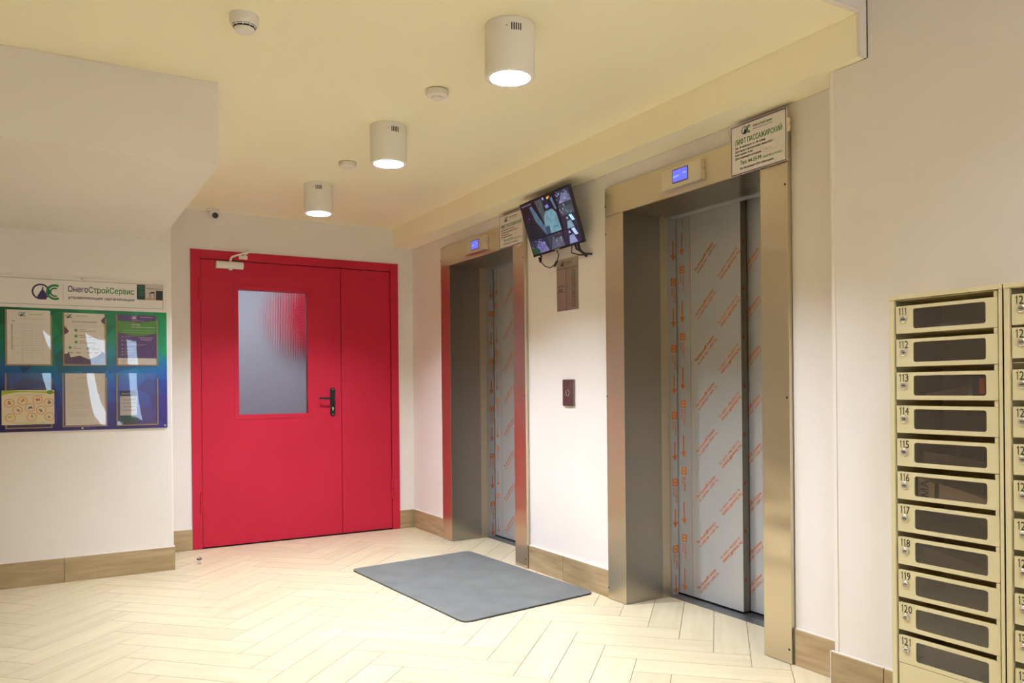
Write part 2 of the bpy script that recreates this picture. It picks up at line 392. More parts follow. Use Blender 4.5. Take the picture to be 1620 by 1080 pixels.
wf = MB().box(.70, D['x0'], YW, YW + .2, 0, ZC, M['wall']).box(D['x1'], XW + .45, YW, YW + .2, 0, ZC, M['wall']).box(D['x0'], D['x1'], YW, YW + .2, D['z1'], ZC, M['wall'])
struct('wall_far', wf, 'beige wall around the red double door')
struct('wall_left', MB().box(-2.4, .723, 5.539, YW + .2, 0, ZC - .001, M['wall']), 'beige wall carrying the notice board', bevel=.006)
struct('wall_left.001', MB().box(-2.5, -2.401, -2.6, 5.5, 0, ZH + .1, M['wall']), 'beige side wall left of the lobby')
struct('wall_left.002', MB().box(-2.4, .660, 3.567, 5.538, 2.118, ZC - .001, M['wall']), 'beige boxed stair landing hanging from the ceiling')
# near wall with glazed entrance (behind the viewer)
NX0, NX1, NZ, NB = .70, 1.60, 2.0, .5
nw = MB().box(-2.5, NX0, -2.75, -2.6, 0, ZH, M['wall']).box(NX1, XJ, -2.75, -2.6, 0, ZH, M['wall']).box(NX0, NX1, -2.75, -2.6, NZ, ZH, M['wall']).box(NX0, NX1, -2.75, -2.6, 0, NB, M['wall'])
struct('wall_near', nw, 'beige entrance wall behind the viewer')
d3 = empty('window_1', (1.15, -2.68, NB), kind='structure', label='narrow glazed window behind the viewer')
fm = MB()
for a, b in ((NX0, NX0 + .04), (NX1 - .04, NX1)): fm.box(a, b, -2.70, -2.66, NB, NZ, M['white'])
for a, b in ((NB, NB + .04), (NZ - .04, NZ)): fm.box(NX0 + .04, NX1 - .04, -2.70, -2.66, a, b, M['white'])
fm.build('frame', d3)
MB().box(NX0 + .04, NX1 - .04, -2.684, -2.678, NB + .04, NZ - .04, M['pane']).build('pane', d3)
pl = bpy.data.lights.new('portal', 'AREA'); pl.shape = 'RECTANGLE'; pl.size = NX1 - NX0; pl.size_y = NZ - NB; pl.cycles.is_portal = True
po = bpy.data.objects.new('daylight_portal', pl); po.location = ((NX0 + NX1) / 2, -2.72, (NZ + NB) / 2); po.rotation_euler = (math.radians(90), 0, math.radians(180)); C.objects.link(po)

sh = MB().box(-2.75, -2.65, -2.9, 8.4, -.3, 3.3, M['grout']).box(3.6, 3.7, -2.9, 8.4, -.3, 3.3, M['grout']).box(-2.75, 3.7, 8.25, 8.35, -.3, 3.3, M['grout']).box(-2.75, 3.7, -2.9, 8.4, 3.1, 3.3, M['grout']).box(-2.75, 3.7, -2.9, 8.4, -.3, -.1, M['grout'])
sh.box(-2.75, NX0, -2.86, -2.76, -.3, 3.3, M['grout']).box(NX1, 3.7, -2.86, -2.76, -.3, 3.3, M['grout']).box(NX0, NX1, -2.86, -2.76, NZ, 3.3, M['grout']).box(NX0, NX1, -2.86, -2.76, -.3, NB, M['grout'])
struct('light_shell', sh, 'unseen shell added around the rooms to keep outside light from leaking in')  # added shell, seals gaps against world light
struct('shaft_light_block', MB().box(3.16, 3.2, 2.0, 5.8, 0, 2.4, M['grout']), 'unseen dark board added behind the sliding panels to keep outside light out')  # added board, closes the shaft against leaking world light

# skirting tiles
def skirting(name, label, pieces):
    r = empty(name, (0, 0, 0), kind='structure', label=label)
    for k, (ax, n0, n1, a0, a1, h) in enumerate(pieces):
        mb = MB()
        if ax == 'y': r_ = (n0, n1, a0, a1)      # runs along Y at x=n0..n1
        else: r_ = (a0, a1, n0, n1)
        cx, cy = (r_[0] + r_[1]) / 2, (r_[2] + r_[3]) / 2
        mb.box(r_[0], r_[1], r_[2], r_[3], .0, h, M['base'])
        o = mb.build('tile', r, bevel=.0015)
        mb2 = MB().box(r_[0] + (.003 if ax == 'y' else 0), r_[1], r_[2] + (.003 if ax == 'x' else 0), r_[3], h, h + .004, M['grout_light']); mb2.build('grout_line', r)
    return r
skirting('baseboard_left', 'wood look skirting tiles under the notice board', [('x', 5.527, 5.5385, .108, .7297, .148), ('x', 5.527, 5.5385, -.515, .105, .148), ('x', 5.527, 5.5385, -1.14, -.518, .148), ('x', 5.527, 5.5385, -1.76, -1.143, .148), ('x', 5.527, 5.5385, -2.39, -1.763, .148), ('y', .7235, .7297, 5.5395, 6.137, .148)])
skirting('baseboard_far', 'wood look skirting tiles either side of the red door', [('x', 6.138, 6.1495, .732, .929, .148), ('x', 6.138, 6.1495, 2.539, 2.655, .148)])
skirting('baseboard_right', 'wood look skirting tiles along the lift wall', [('y', 2.657, 2.6685, 5.552, 6.137, .148), ('y', 2.657, 2.6685, 3.93, 4.314, .148), ('y', 2.657, 2.6685, 3.478, 3.927, .148), ('y', 2.657, 2.6685, 1.95, 2.234, .148)])
skirting('baseboard_near', 'wood look skirting tiles below the mailboxes', [('y', 2.522, 2.5335, 1.742, 1.955, .157), ('y', 2.522, 2.5335, 1.12, 1.739, .157), ('y', 2.522, 2.5335, .5, 1.117, .157)])
MB().box(2.521, 2.5345, 1.955, 1.958, 0, .161, M['grout_light']).build('trim_5', kind='structure', label='pale grout edge of the skirting corner')

# ------------------------------------------------------------------ red double door
door = empty('door_1', (1.73, 6.15, 0), kind='structure', label='red metal double door with ribbed glass panel', category='door')
f = LW(6.15)
mb = MB()
for a0, a1, b0, b1 in ((D['x0'], .997, 0, D['z1']), (2.474, D['x1'], 0, D['z1']), (.997, 2.474, 2.117, D['z1'])): mb.fbox(f, a0, a1, b0, b1, -.10, .012, M['red'])
mb.fbox(f, .997, 2.474, .0005, .0078, -.09, -.006, M['dark']).build('frame', door, bevel=.002)  # dark strip added under the leaves to block leaking light
gx0, gx1, gz0, gz1 = 1.265, 1.783, .969, 1.905
mb = MB(); n0, n1 = -.06, 0.0
mb.fbox(f, 1.001, gx0, .008, 2.112, n0, n1, M['red']).fbox(f, gx1, 2.0495, .008, 2.112, n0, n1, M['red']).fbox(f, gx0, gx1, .008, gz0, n0, n1, M['red']).fbox(f, gx0, gx1, gz1, 2.112, n0, n1, M['red'])
leaf = mb.build('door_leaf', door, label='wide left leaf with the glass panel')
mb = MB(); w = .034
for a0, a1, b0, b1 in ((gx0 - w, gx0, gz0 - w, gz1 + w), (gx1, gx1 + w, gz0 - w, gz1 + w), (gx0, gx1, gz0 - w, gz0), (gx0, gx1, gz1, gz1 + w)): mb.fbox(f, a0, a1, b0, b1, 0, .0025, M['red'])
mb.build('glazing_bead', leaf, bevel=.001)
MB().fbox(f, gx0 + .001, gx1 - .001, gz0 + .001, gz1 - .001, -.034, -.028, M['ribbed']).build('glass_pane', leaf, label='ribbed wired glass panel')
MB().fbox(f, 2.0545, 2.470, .008, 2.112, n0, n1, M['red']).build('door_leaf', door, bevel=.0015, label='narrow right leaf')
for x, z0, z1 in ((.992, 1.818, 1.969), (.990, .26, .411), (2.4735, 1.822, 1.963), (2.471, .254, .404)):
    zc = (z0 + z1) / 2
    MB().cyl((x, 6.136, z0), .0085, z1 - z0, M['red'], seg=12).cyl((x, 6.136, zc - .002), .0092, .004, M['dark'], seg=12).cyl((x, 6.136, z1), .006, .006, M['red'], seg=12).build('hinge', door, smooth=True)
hb = MB(); hb.prism(f, rrect(1.957, 1.998, .941, 1.166, .0204, 6), .001, .010, M['black'])
hd = hb.build('handle', door, bevel=.002, label='black lever handle with long backplate')
MB().tube([P(f, 1.978, 1.079, n) for n in (.010, .04)] + [P(f, 1.972, 1.080, .052), P(f, 1.955, 1.081, .056), P(f, 1.90, 1.084, .057), P(f, 1.868, 1.086, .056), P(f, 1.856, 1.087, .052)], [.009, .009, .009, .0085, .008, .008, .006], M['black'], 10).build('lever', hd, smooth=True)
mb = MB()
for z in (1.152, .957): mb.cyl(P(f, 1.9775, z, .010), .004, .002, M['screw'], axis=(0, -1, 0), seg=10)
mb.build('screws', hd)
MB().cyl(P(f, 1.9775, 1.005, .010), .0075, .004, M['brass'], axis=(0, -1, 0), seg=12).fbox(f, 1.974, 1.981, .985, 1.003, .010, .013, M['brass']).build('keyhole', hd)
cb = MB(); pr = []
for i in range(9): t_ = math.radians(-90 + 180 * i / 8); pr.append((.022 + .020 * math.cos(t_), .0 + .0265 * math.sin(t_)))
fx = fr((1.104, 6.148, 2.0785), (0, -1, 0), (0, 0, 1))
cb.prism(fx, [(0.0, -.0265)] + pr + [(0.0, .0265)], 0, .195, M['white']); co = cb.v
cb.v = [Vector((1.104 + (1.104 - v.x), v.y, v.z)) if v.x < 1.1039 else v for v in cb.v]
dc = cb.build('door_closer', door, bevel=.003, label='white overhead door closer')
MB().cyl((1.205, 6.118, 2.040), .013, .013, M['white'], seg=12, r2=.018).cyl((1.205, 6.118, 2.1045), .010, .014, M['silver'], seg=12).build('spindle', dc)
MB().tube([(1.205, 6.118, 2.118), (1.212, 6.10, 2.135), (1.235, 6.07, 2.142), (1.325, 5.995, 2.168)], [.008, .008, .007, .006], M['white'], 8).tube([(1.325, 5.995, 2.172), (1.30, 6.118, 2.150)], .005, M['white'], 8).cyl((1.325, 5.995, 2.160), .009, .028, M['white'], seg=10).build('closer_arm', dc, smooth=True)
MB().fbox(f, 1.268, 1.330, 2.128, 2.155, .0125, .022, M['white']).build('arm_bracket', dc, bevel=.002)
mb = MB().cyl((1.0995, 6.124, 2.093), .003, .0046, M['dark'], axis=(1, 0, 0), seg=8).cyl((1.0995, 6.124, 2.068), .003, .0046, M['dark'], axis=(1, 0, 0), seg=8); mb.build('valve_screws', dc)
# vestibule beyond the glass
vb = MB().box(.5, 2.9, 8.0, 8.1, -.02, 2.6, M['vest']).box(.4, .5, 6.36, 8.1, -.02, 2.6, M['vest']).box(2.9, 3.0, 6.36, 8.1, -.02, 2.6, M['vest'])
struct('wall_far.001', vb, 'grey wall of the vestibule seen through the door glass')
struct('floor.001', MB().box(.5, 2.9, 6.351, 8.0, -.03, -.001, M['vest']), 'grey floor of the vestibule beyond the red door')
struct('ceiling.002', MB().box(.4, 3.0, 6.351, 8.1, 2.6, 2.7, M['vest']), 'grey ceiling of the vestibule beyond the red door')
rb = MB().lathe((2.42, 7.855, 1.88), [(.001, 0), (.36, 0), (.40, .03), (.40, .11), (.36, .14), (.001, .14)], M['red'], 40, axis=(0, 1, 0))  # disc added in the vestibule to give the red blur in the glass
rb.build('red_blur_disc', smooth=True, off=(2.42, 7.855, 1.48), label='added red disc standing in for the red blur at the upper right of the door glass', category='stand-in')
vl = empty('wall_lamp', (1.7, 7.0, 2.55), label='ceiling lamp lighting the vestibule beyond the red door', category='lamp')
MB().cyl((1.7, 7.0, 2.56), .16, .039, M['white'], seg=24).build('base', vl)
MB().cyl((1.7, 7.0, 2.545), .14, .014, emis('vestibule lamp glow', (.82, .90, 1.0), 4), seg=24).build('diffuser', vl)
ld = bpy.data.lights.new('vestibule_light', 'AREA'); ld.shape = 'DISK'; ld.size = .26; ld.energy = 24; ld.color = (.92, .95, 1.0)
lo = bpy.data.objects.new('vestibule_light', ld); lo.location = (1.7, 7.0, 2.54); C.objects.link(lo)

# ------------------------------------------------------------------ lifts
def lift():
    r = empty('elevator', (2.80, E2['i0'], 0), label='right lift doorway with steel surround, nearest the mailboxes', category='elevator', group='lift doorways in the beige wall')
    o0, i0, i1, o1 = E2['o0'], E2['i0'], E2['i1'], E2['o1']; xs = 2.647; xb = 2.955; zo = 2.0739; zt = 2.2275
    jl = MB().box(xs, xb, i0, o0, .002, zo - .0006, M['steel']).build('jamb', r, bevel=.0015)
    jr = MB().box(xs, xb, o1, i1, .002, zo - .0006, M['steel']).build('jamb', r, bevel=.0015)
    hd = MB().box(xs, xb, o1, o0, zo + .0006, zt, M['steel']).build('header', r, bevel=.0015)
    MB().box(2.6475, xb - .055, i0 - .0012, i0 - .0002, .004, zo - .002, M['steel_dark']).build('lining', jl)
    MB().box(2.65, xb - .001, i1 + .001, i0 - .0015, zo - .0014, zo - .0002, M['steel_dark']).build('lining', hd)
    for y, z in [(o1 + .013, z) for z in (.06, 1.1, 1.98)] + [(o0 - .006, z) for z in (.06, 1.1, 1.98, 2.13)]: MB().cyl((xs - .0012, y, z), .0048, .002, M['dark'], axis=(1, 0, 0), seg=10).build('rivet', r)
    # grey shaft frame, left post, right post, lintel
    MB().box(2.9565, 3.029, 3.335, 3.46, 0.001, 2.14, M['film']).build('post', r)
    MB().box(2.9565, 3.029, 2.25, 2.372, 0.001, 2.14, M['film']).build('post', r)
    MB().box(2.9565, 3.029, 2.373, 3.334, 2.0768, 2.14, M['film']).build('lintel', r)
    MB().box(2.9535, 3.125, 2.37, 3.36, -.02, .0005, M['sill']).box(3.030, 3.034, 2.37, 3.36, .0005, .003, M['dark']).build('sill', r)
    mb = MB(); mb.box(2.957, 2.960, 2.6, 2.64, .0005, .0012, M['dark']); mb.box(3.05, 3.075, 2.4, 2.87, .0005, .0015, M['dark']); mb.build('sill_groove', r)
    p1 = MB().box(3.035, 3.078, 2.868, 3.347, .010, 2.10, M['film']).build('door_panel', r, label='front sliding panel under printed film')
    MB().box(3.0355, 3.0775, 2.8665, 2.8679, .010, 2.10, mat('dark panel edge', (.24, .22, .18), .4, .5)).build('edge_strip', p1)
    p2 = MB().box(3.087, 3.12, 2.36, 2.95, .010, 2.10, M['film']).build('door_panel', r, label='rear sliding panel under printed film')
    MB().box(3.035, 3.05, 3.3475, 3.40, .002, 2.10, M['dark']).box(3.125, 3.14, 2.3, 3.4, 0, 2.14, M['dark']).build('shaft_shadow_gap', r)
    OR = M['orange']
    def col_logo(mb, f, a, z):      # square emblem with vertical words under it, z = top of square
        mb.fbox(f, a - .018, a + .018, z - .040, z - .034, 0, .0004, OR); mb.fbox(f, a - .018, a + .018, z - .006, z, 0, .0004, OR)
        mb.fbox(f, a - .018, a - .011, z - .034, z - .006, 0, .0004, OR); mb.fbox(f, a + .011, a + .018, z - .034, z - .006, 0, .0004, OR)
        mb.quad(f, a - .011, a + .011, z - .034, z - .006, .0003, M['orange_light'])
        mb.ring(f, a, z - .020, .002, .0075, 0, 2 * math.pi, .0004, OR, seg=12)
        mb.text('GLOBUS', f, a + .002, z - .050, .013, w=.082, rot=-math.pi / 2, n=.0004, m=OR, bold=1)
        mb.text('STAL', f, a - .016, z - .050, .013, w=.050, rot=-math.pi / 2, n=.0004, m=OR, bold=1)
    def arrow(mb, f, a, z0, z1):
        mb.quad(f, a - .0045, a + .0045, z0 + .03, z1, .0004, OR); mb.poly(f, [(a - .019, z0 + .032), (a, z0), (a + .019, z0 + .032)], .0004, OR)
    fp = RW(3.0348)
    for k in range(5):
        mb = MB(); col_logo(mb, fp, -3.293, 1.811 - .3685 * k); mb.build('logo_print', p1)
    for z1 in (1.992, 1.62, 1.252, .881, .514, .148):
        mb = MB(); arrow(mb, fp, -3.293, z1 - .122, z1); mb.build('arrow_print', p1)
    mb = MB()
    mb.text('GLOBUS', fp, -3.291, 2.10, .013, w=.082, rot=-math.pi / 2, n=.0004, m=OR, bold=1)
    mb.build('logo_print', p1)
    MB().quad(fp, -3.2315, -3.2285, .012, 2.075, .0004, OR).build('line_print', p1)
    def slogan(mb, f, a, z, flip):  # block centred on (a, z)
        rt = math.radians(44.5) + (math.pi if flip else 0); c_, s_ = math.cos(rt), math.sin(rt)
        def at(u, v): return a + u * c_ - v * s_, z + u * s_ + v * c_
        x, y = at(-.097, .003); mb.text('The Novacel® Solution', f, x, y, .0165, w=.19, rot=rt, n=.0004, m=OR, bold=1.4)
        x, y = at(-.092, -.020); mb.text('for LASER Fiber • LASER CO₂', f, x, y, .0140, w=.19, rot=rt, n=.0004, m=OR, bold=.9)
    def put(fn, name, par):
        mb = MB(); fn(mb); mb.build(name, par)
    for k in range(8): put(lambda mb: slogan(mb, fp, -3.118, .118 + .2447 * k, False), 'slogan_print', p1)
    for k in range(1, 8): put(lambda mb: slogan(mb, fp, -2.945, .064 + .2447 * k, True), 'slogan_print', p1)
    fq = RW(3.0868)
    for k in range(8): put(lambda mb: slogan(mb, fq, -2.855, .30 + .2447 * k, False) if k < 7 else slogan(mb, fq, -2.855, .0553 + .08, False), 'slogan_print', p2)
    fe = fr((0, 2.8664, 0), (1, 0, 0), (0, 0, 1))
    for k in range(8): put(lambda mb: mb.poly(fe, [(3.043, .165 + .2447 * k), (3.055, .158 + .2447 * k), (3.061, .170 + .2447 * k), (3.056, .184 + .2447 * k), (3.046, .182 + .2447 * k)], .0003, M['rust']), 'edge_print', p1)
    fj = fr((0, 3.3349, 0), (1, 0, 0), (0, 0, 1))
    for k in range(5): put(lambda mb: col_logo(mb, fj, 3.008, .272 + .3685 * k), 'logo_print', r)
    for k in range(6): put(lambda mb: arrow(mb, fj, 3.008, max(.002, .3685 * k), .106 + .3685 * k), 'arrow_print', r)
    mb = MB()
    fl = fr((0, 0, 2.0767), (0, -1, 0), (1, 0, 0)); mb = MB()
    mb.quad(fr((0, 0, 2.0766), (0, -1, 0), (-1, 0, 0)), -3.2315, -3.2285, -3.028, -2.958, .0002, OR)
    mb.build('lintel_print', r)
    return r
M['rust'] = mat('rust brown film print', (.30, .09, .03), .6)
M['orange_light'] = mat('light orange film print', (.80, .38, .16), .5)
el = lift()
el2 = copy_tree(el); el2.location.y += DY; el2['label'] = 'left lift doorway with steel surround, nearest the red door'

def indicator():
    r = empty('floor_indicator', (2.63, 2.842, 2.15), label='steel floor indicator with blue screen above the right lift', category='display', group='floor indicators over the lifts')
    f = RW(2.63)
    MB().fbox(f, -2.976, -2.709, 2.104, 2.199, -.0165, .015, M['steel_light']).build('housing', r, bevel=.002)
    MB().fbox(f, -2.979, -2.706, 2.100, 2.104, -.0165, .019, M['screw']).build('lower_lip', r)
    MB().fbox(f, -2.898, -2.790, 2.122, 2.187, .0148, .0158, M['black']).build('bezel', r)
    s = MB().quad(f, -2.894, -2.794, 2.126, 2.183, .0165, M['led']).build('screen', r, label='blue lit screen')
    MB().quad(f, -2.892, -2.85, 2.148, 2.157, .0168, M['ledhi']).quad(f, -2.825, -2.80, 2.156, 2.163, .0168, M['ledhi']).build('screen_bars', s)
    MB().cyl((2.638, 2.7088, 2.155), .003, .001, M['dark'], axis=(0, -1, 0), seg=8).build('screw', r)
    return r
ind = indicator(); i2 = copy_tree(ind); i2.location.y += DY + .004; i2['label'] = 'steel floor indicator with blue screen above the left lift'

def sign():
    r = empty('sign', (2.635, 2.381, 2.18), label='white lift information sign above the right lift', category='sign', group='lift information signs')
    f = RW(2.63); a0, a1, b0, b1 = -2.531, -2.231, 2.073, 2.286
    W_ = (.74, .68, .62)
    MB().fbox(f, a0, a1, b0, b1, -.008, 0, M['signwhite']).build('plate', r, bevel=.0008)
    mb = MB(); n = .0006
    for q in ((a0, a1, b0, b0 + .0035), (a0, a1, b1 - .0035, b1), (a0, a0 + .0035, b0, b1), (a1 - .0035, a1, b0, b1)): mb.quad(f, *q, n, M['print'], (.06, .015, .10))
    mb.build('border_print', r)
    mb = MB(); logo(mb, f, a0 + .060, 2.240, .034, n); mb.build('logo', r)
    mb = MB()
    mb.text('Онего', f, a0 + .124, 2.258, .0105, w=.034, col=PURPLE, bold=1, n=n); mb.text('СтройСервис', f, a0 + .159, 2.258, .0105, w=.070, col=GREEN, bold=1, n=n)
    mb.text('управляющая организация', f, a0 + .124, 2.247, .005, w=.105, col=INK, n=n)
    mb.text('ЛИФТ ПАССАЖИРСКИЙ', f, a0 + .022, 2.202, .0225, w=.258, col=GREEN, bold=.8, n=n)
    mb.text('Зав. № 6699/10/10  Уч. № 510040', f, a0 + .022, 2.184, .0088, w=.170, col=INK, bold=1.2, n=n)
    mb.text('Дата ввода в эксплуатацию: январь2022 г.', f, a0 + .022, 2.169, .0088, w=.215, col=INK, bold=1.2, n=n)
    mb.text('Срок службы: 25 лет', f, a0 + .022, 2.154, .0088, w=.102, col=INK, bold=1.2, n=n)
    mb.text('Дата следующего испытания', f, a0 + .022, 2.139, .0088, w=.145, col=INK, bold=1.2, n=n)
    mb.text('Тел: 44-55-99', f, a0 + .050, 2.112, .0165, w=.120, col=GREEN, bold=1, n=n)
    mb.text('(круглосуточно)', f, a0 + .177, 2.112, .0105, w=.100, col=GREEN, bold=.2, n=n)
    mb.text('Вас обслуживает: ООО «Лифтсервис»', f, a0 + .050, 2.092, .0085, w=.185, col=INK, bold=1.2, n=n)
    mb.build('lettering', r)
    MB().fbox(f, a0 + .175, a1 - .018, 2.137, 2.158, .0002, .0012, M['signwhite']).text('январь 2024', f, a0 + .185, 2.144, .005, col=(.3, .25, .25), n=.0015).build('sticker', r)
    mb = MB(); pts = [(a1 - .115, b0 - .001), (a1 - .105, b0 - .008), (a1 - .09, b0 - .010), (a1 - .08, b0 - .018), (a1 - .05, b0 - .018), (a1 - .04, b0 - .008), (a1 - .03, b0 - .006), (a1 - .02, b0 + .004), (a1 - .02, b0 + .02), (a1 - .115, b0 + .02)]
    return r
M['signwhite'] = mat('white sign plastic', (.74, .69, .63), .4)
sg = sign(); s2 = copy_tree(sg); s2.location.y += 2.0695; s2['label'] = 'white lift information sign above the left lift, partly behind the monitor'
# adhesive showing round the signs
f = RW(2.6405); a1 = -(4.301)
MB().prism(f, [(a1 - .112, 2.071), (a1 - .10, 2.063), (a1 - .088, 2.062), (a1 - .08, 2.053), (a1 - .058, 2.052), (a1 - .045, 2.055), (a1 - .035, 2.066), (a1 - .012, 2.071)], -.005, .004, M['tape']).build('adhesive_patch', off=(2.64, 4.37, 2.06), label='dried white adhesive below the left lift sign', category='adhesive')
MB().prism(RW(2.6405), [(-2.2305, 2.245), (-2.223, 2.246), (-2.217, 2.235), (-2.221, 2.222), (-2.215, 2.205), (-2.219, 2.19), (-2.2305, 2.188)], .0, .008, M['tape']).build('adhesive_patch', off=(2.64, 2.225, 2.2), label='dried foam adhesive beside the right lift sign', category='adhesive')

# metal floor directory
r = empty('directory_plate', (2.66, 3.866, 1.757), label='engraved metal floor directory between the lifts, below the monitor', category='sign')
f = RW(2.6645); A0, A1, B0, B1 = -3.976, -3.757, 1.604, 1.910
MB().fbox(f, A0, A1, B0, B1, -.004, 0, M['plate']).build('plate', r, bevel=.0006)
mb = MB(); n = .0005; DK = (.03, .022, .015)
logo(mb, f, A0 + .042, 1.868, .026, n, DK, DK); mb.text('ОнегоСтройСервис', f, A0 + .090, 1.882, .0085, w=.075, col=DK, bold=.6, n=n); mb.text('управляющая организация', f, A0 + .090, 1.871, .0045, w=.075, col=DK, n=n)
mb.quad(f, A0, A1, 1.852, 1.8545, n, M['print'], DK); mb.quad(f, A0 + .098, A0 + .101, B0, 1.852, n, M['print'], DK)
mb.text('Этаж', f, A0 + .108, 1.841, .006, w=.03, col=DK, n=n); mb.text('Квартиры', f, A0 + .148, 1.841, .006, w=.045, col=DK, n=n)
mb.text('№ Подъезда', f, A0 + .008, 1.748, .008, w=.078, col=DK, bold=.8, n=n); mb.text('10', f, A0 + .024, 1.715, .021, w=.035, col=DK, bold=1, n=n)
mb.quad(f, A0 + .006, A0 + .020, 1.711, 1.714, n, M['print'], DK); mb.quad(f, A0 + .062, A0 + .084, 1.714, 1.717, n, M['print'], DK)
for k in range(17):
    z = 1.827 - k * .0128; kk = 17 - k
    mb.text(str(kk), f, A0 + .114, z, .0065, col=DK, bold=.8, n=n); mb.quad(f, A0 + .137, A0 + .141, z + .002, z + .004, n, M['print'], DK)
    q = 8 * (kk - 1) + 1
    mb.text('%d-%d' % (q, q + 7), f, A0 + .156, z, .0075, w=.036 + .0002 * kk, col=DK, bold=1, n=n)
mb.build('lettering', r)
mb = MB()
for a, b in ((A0 + .008, B1 - .010), (A1 - .008, B1 - .010), (A1 - .008, B0 + .010), (A0 + .008, B0 + .010)): mb.cyl(P(f, a, b, 0), .0032, .002, M['screw'], axis=(-1, 0, 0), seg=8)
mb.build('screws', r)

# call button plate
r = empty('call_button', (2.66, 3.856, 1.12), label='dark metal lift call plate with one round button', category='button')
f = RW(2.6685)
MB().prism(f, rrect(-3.911, -3.801, 1.042, 1.197, .006), 0, .0135, M['button']).build('plate', r, bevel=.0012)
f2 = RW(2.655)
MB().lathe(P(f2, -3.856, 1.118, 0), [(.014, 0), (.019, 0), (.0195, .003), (.0165, .004), (.0145, .002), (.014, .001)], M['screw'], 24, axis=(-1, 0, 0)).build('button_ring', r, smooth=True)
MB().cyl(P(f2, -3.856, 1.118, 0), .0138, .0035, M['button'], axis=(-1, 0, 0), seg=20).build('button', r)
MB().cyl(P(f2, -3.856, 1.184, 0), .004, .0006, M['dark'], axis=(-1, 0, 0), seg=10).text('ЛИФТ', f2, -3.866, 1.166, .006, w=.020, col=(.02, .01, .01), n=.0006).build('lettering', r)

# ------------------------------------------------------------------ monitor
def T(a, b, n=0): return TO + TA * a + TB * b + TN * n
c4 = [Vector(v) for v in ((2.521, 4.163, 2.266), (2.501, 3.604, 2.269), (2.599, 3.598, 1.957), (2.619, 4.157, 1.954))]
TO = c4[3]; TA = (c4[2] - c4[3]).normalized(); TB = (c4[0] - c4[3]); TB = (TB - TA * TB.dot(TA)).normalized(); TN = TA.cross(TB)
ft = (TO, TA, TB, TN)
tv = empty('monitor', (2.58, 3.88, 2.11), label='black wall mounted monitor showing security camera views', category='monitor')
TW, TH = .559, .327
MB().fbox(ft, 0, TW, 0, TH, -.014, -.001, M['black']).build('case', tv, bevel=.003)
MB().fbox(ft, .06, TW - .06, .03, TH - .06, -.032, -.014, M['black']).build('rear_cover', tv, bevel=.003)
mb = MB(); b_ = .009
for q in ((0, TW, 0, .013), (0, TW, TH - b_, TH), (0, b_, .013, TH - b_), (TW - b_, TW, .013, TH - b_)): mb.fbox(ft, *q, -.001, .0015, M['black'])
mb.build('bezel', tv)
sw, sh = TW - 2 * b_, TH - b_ - .013
def sp(pts): return [(b_ + x * sw, .013 + (1 - y) * sh) for x, y in pts]
SC = MB(); ms = M['screen']
def spoly(pts, col, n): SC.poly(ft, sp(pts)[::-1], n, ms, col)
spoly([(0, 0), (1, 0), (1, 1), (0, 1)], (.006, .006, .012), .0002)
n1_, n2_, n3_, n4_ = .0004, .0006, .0008, .0010
# big view of the left two thirds : lift cabin door floor seen from above
spoly([(0, 0), (.70, 0), (.70, .70), (0, .70)], (.010, .009, .014), n1_)
spoly([(.30, .02), (.44, .02), (.46, .55), (.38, .45)], (.055, .075, .075), n2_)
spoly([(.17, .10), (.22, .08), (.40, .60), (.40, .70), (.37, .70), (.22, .38)], (.07, .13, .19), n2_)
spoly([(.41, .36), (.47, .27), (.60, .27), (.66, .36), (.68, .70), (.38, .70), (.385, .5)], (.14, .28, .34), n3_)
spoly([(.38, .55), (.47, .55), (.47, .70), (.38, .70)], (.03, .07, .13), n4_)
spoly([(.46, .08), (.57, .06), (.59, .27), (.48, .30)], (.012, .016, .04), n3_)
spoly([(.48, .17), (.54, .16), (.55, .22), (.49, .23)], (.14, .24, .60), n4_)
spoly([(.61, .08), (.65, .06), (.69, .30), (.66, .31)], (.07, .14, .24), n3_)
spoly([(.46, .01), (.49, .01), (.49, .06), (.465, .06)], (.45, .42, 1.0), n4_)
spoly([(.55, .03), (.58, .03), (.58, .07), (.55, .07)], (.55, .6, .08), n4_); spoly([(.58, .02), (.61, .02), (.61, .06), (.58, .06)], (.9, .10, .02), n4_)
spoly([(.10, .29), (.115, .28), (.115, .31), (.10, .31)], (.15, .1, .8), n4_)
spoly([(.54, .60), (.64, .60), (.64, .608), (.54, .608)], (.02, .04, .08), n4_)
rs = random.Random(5)
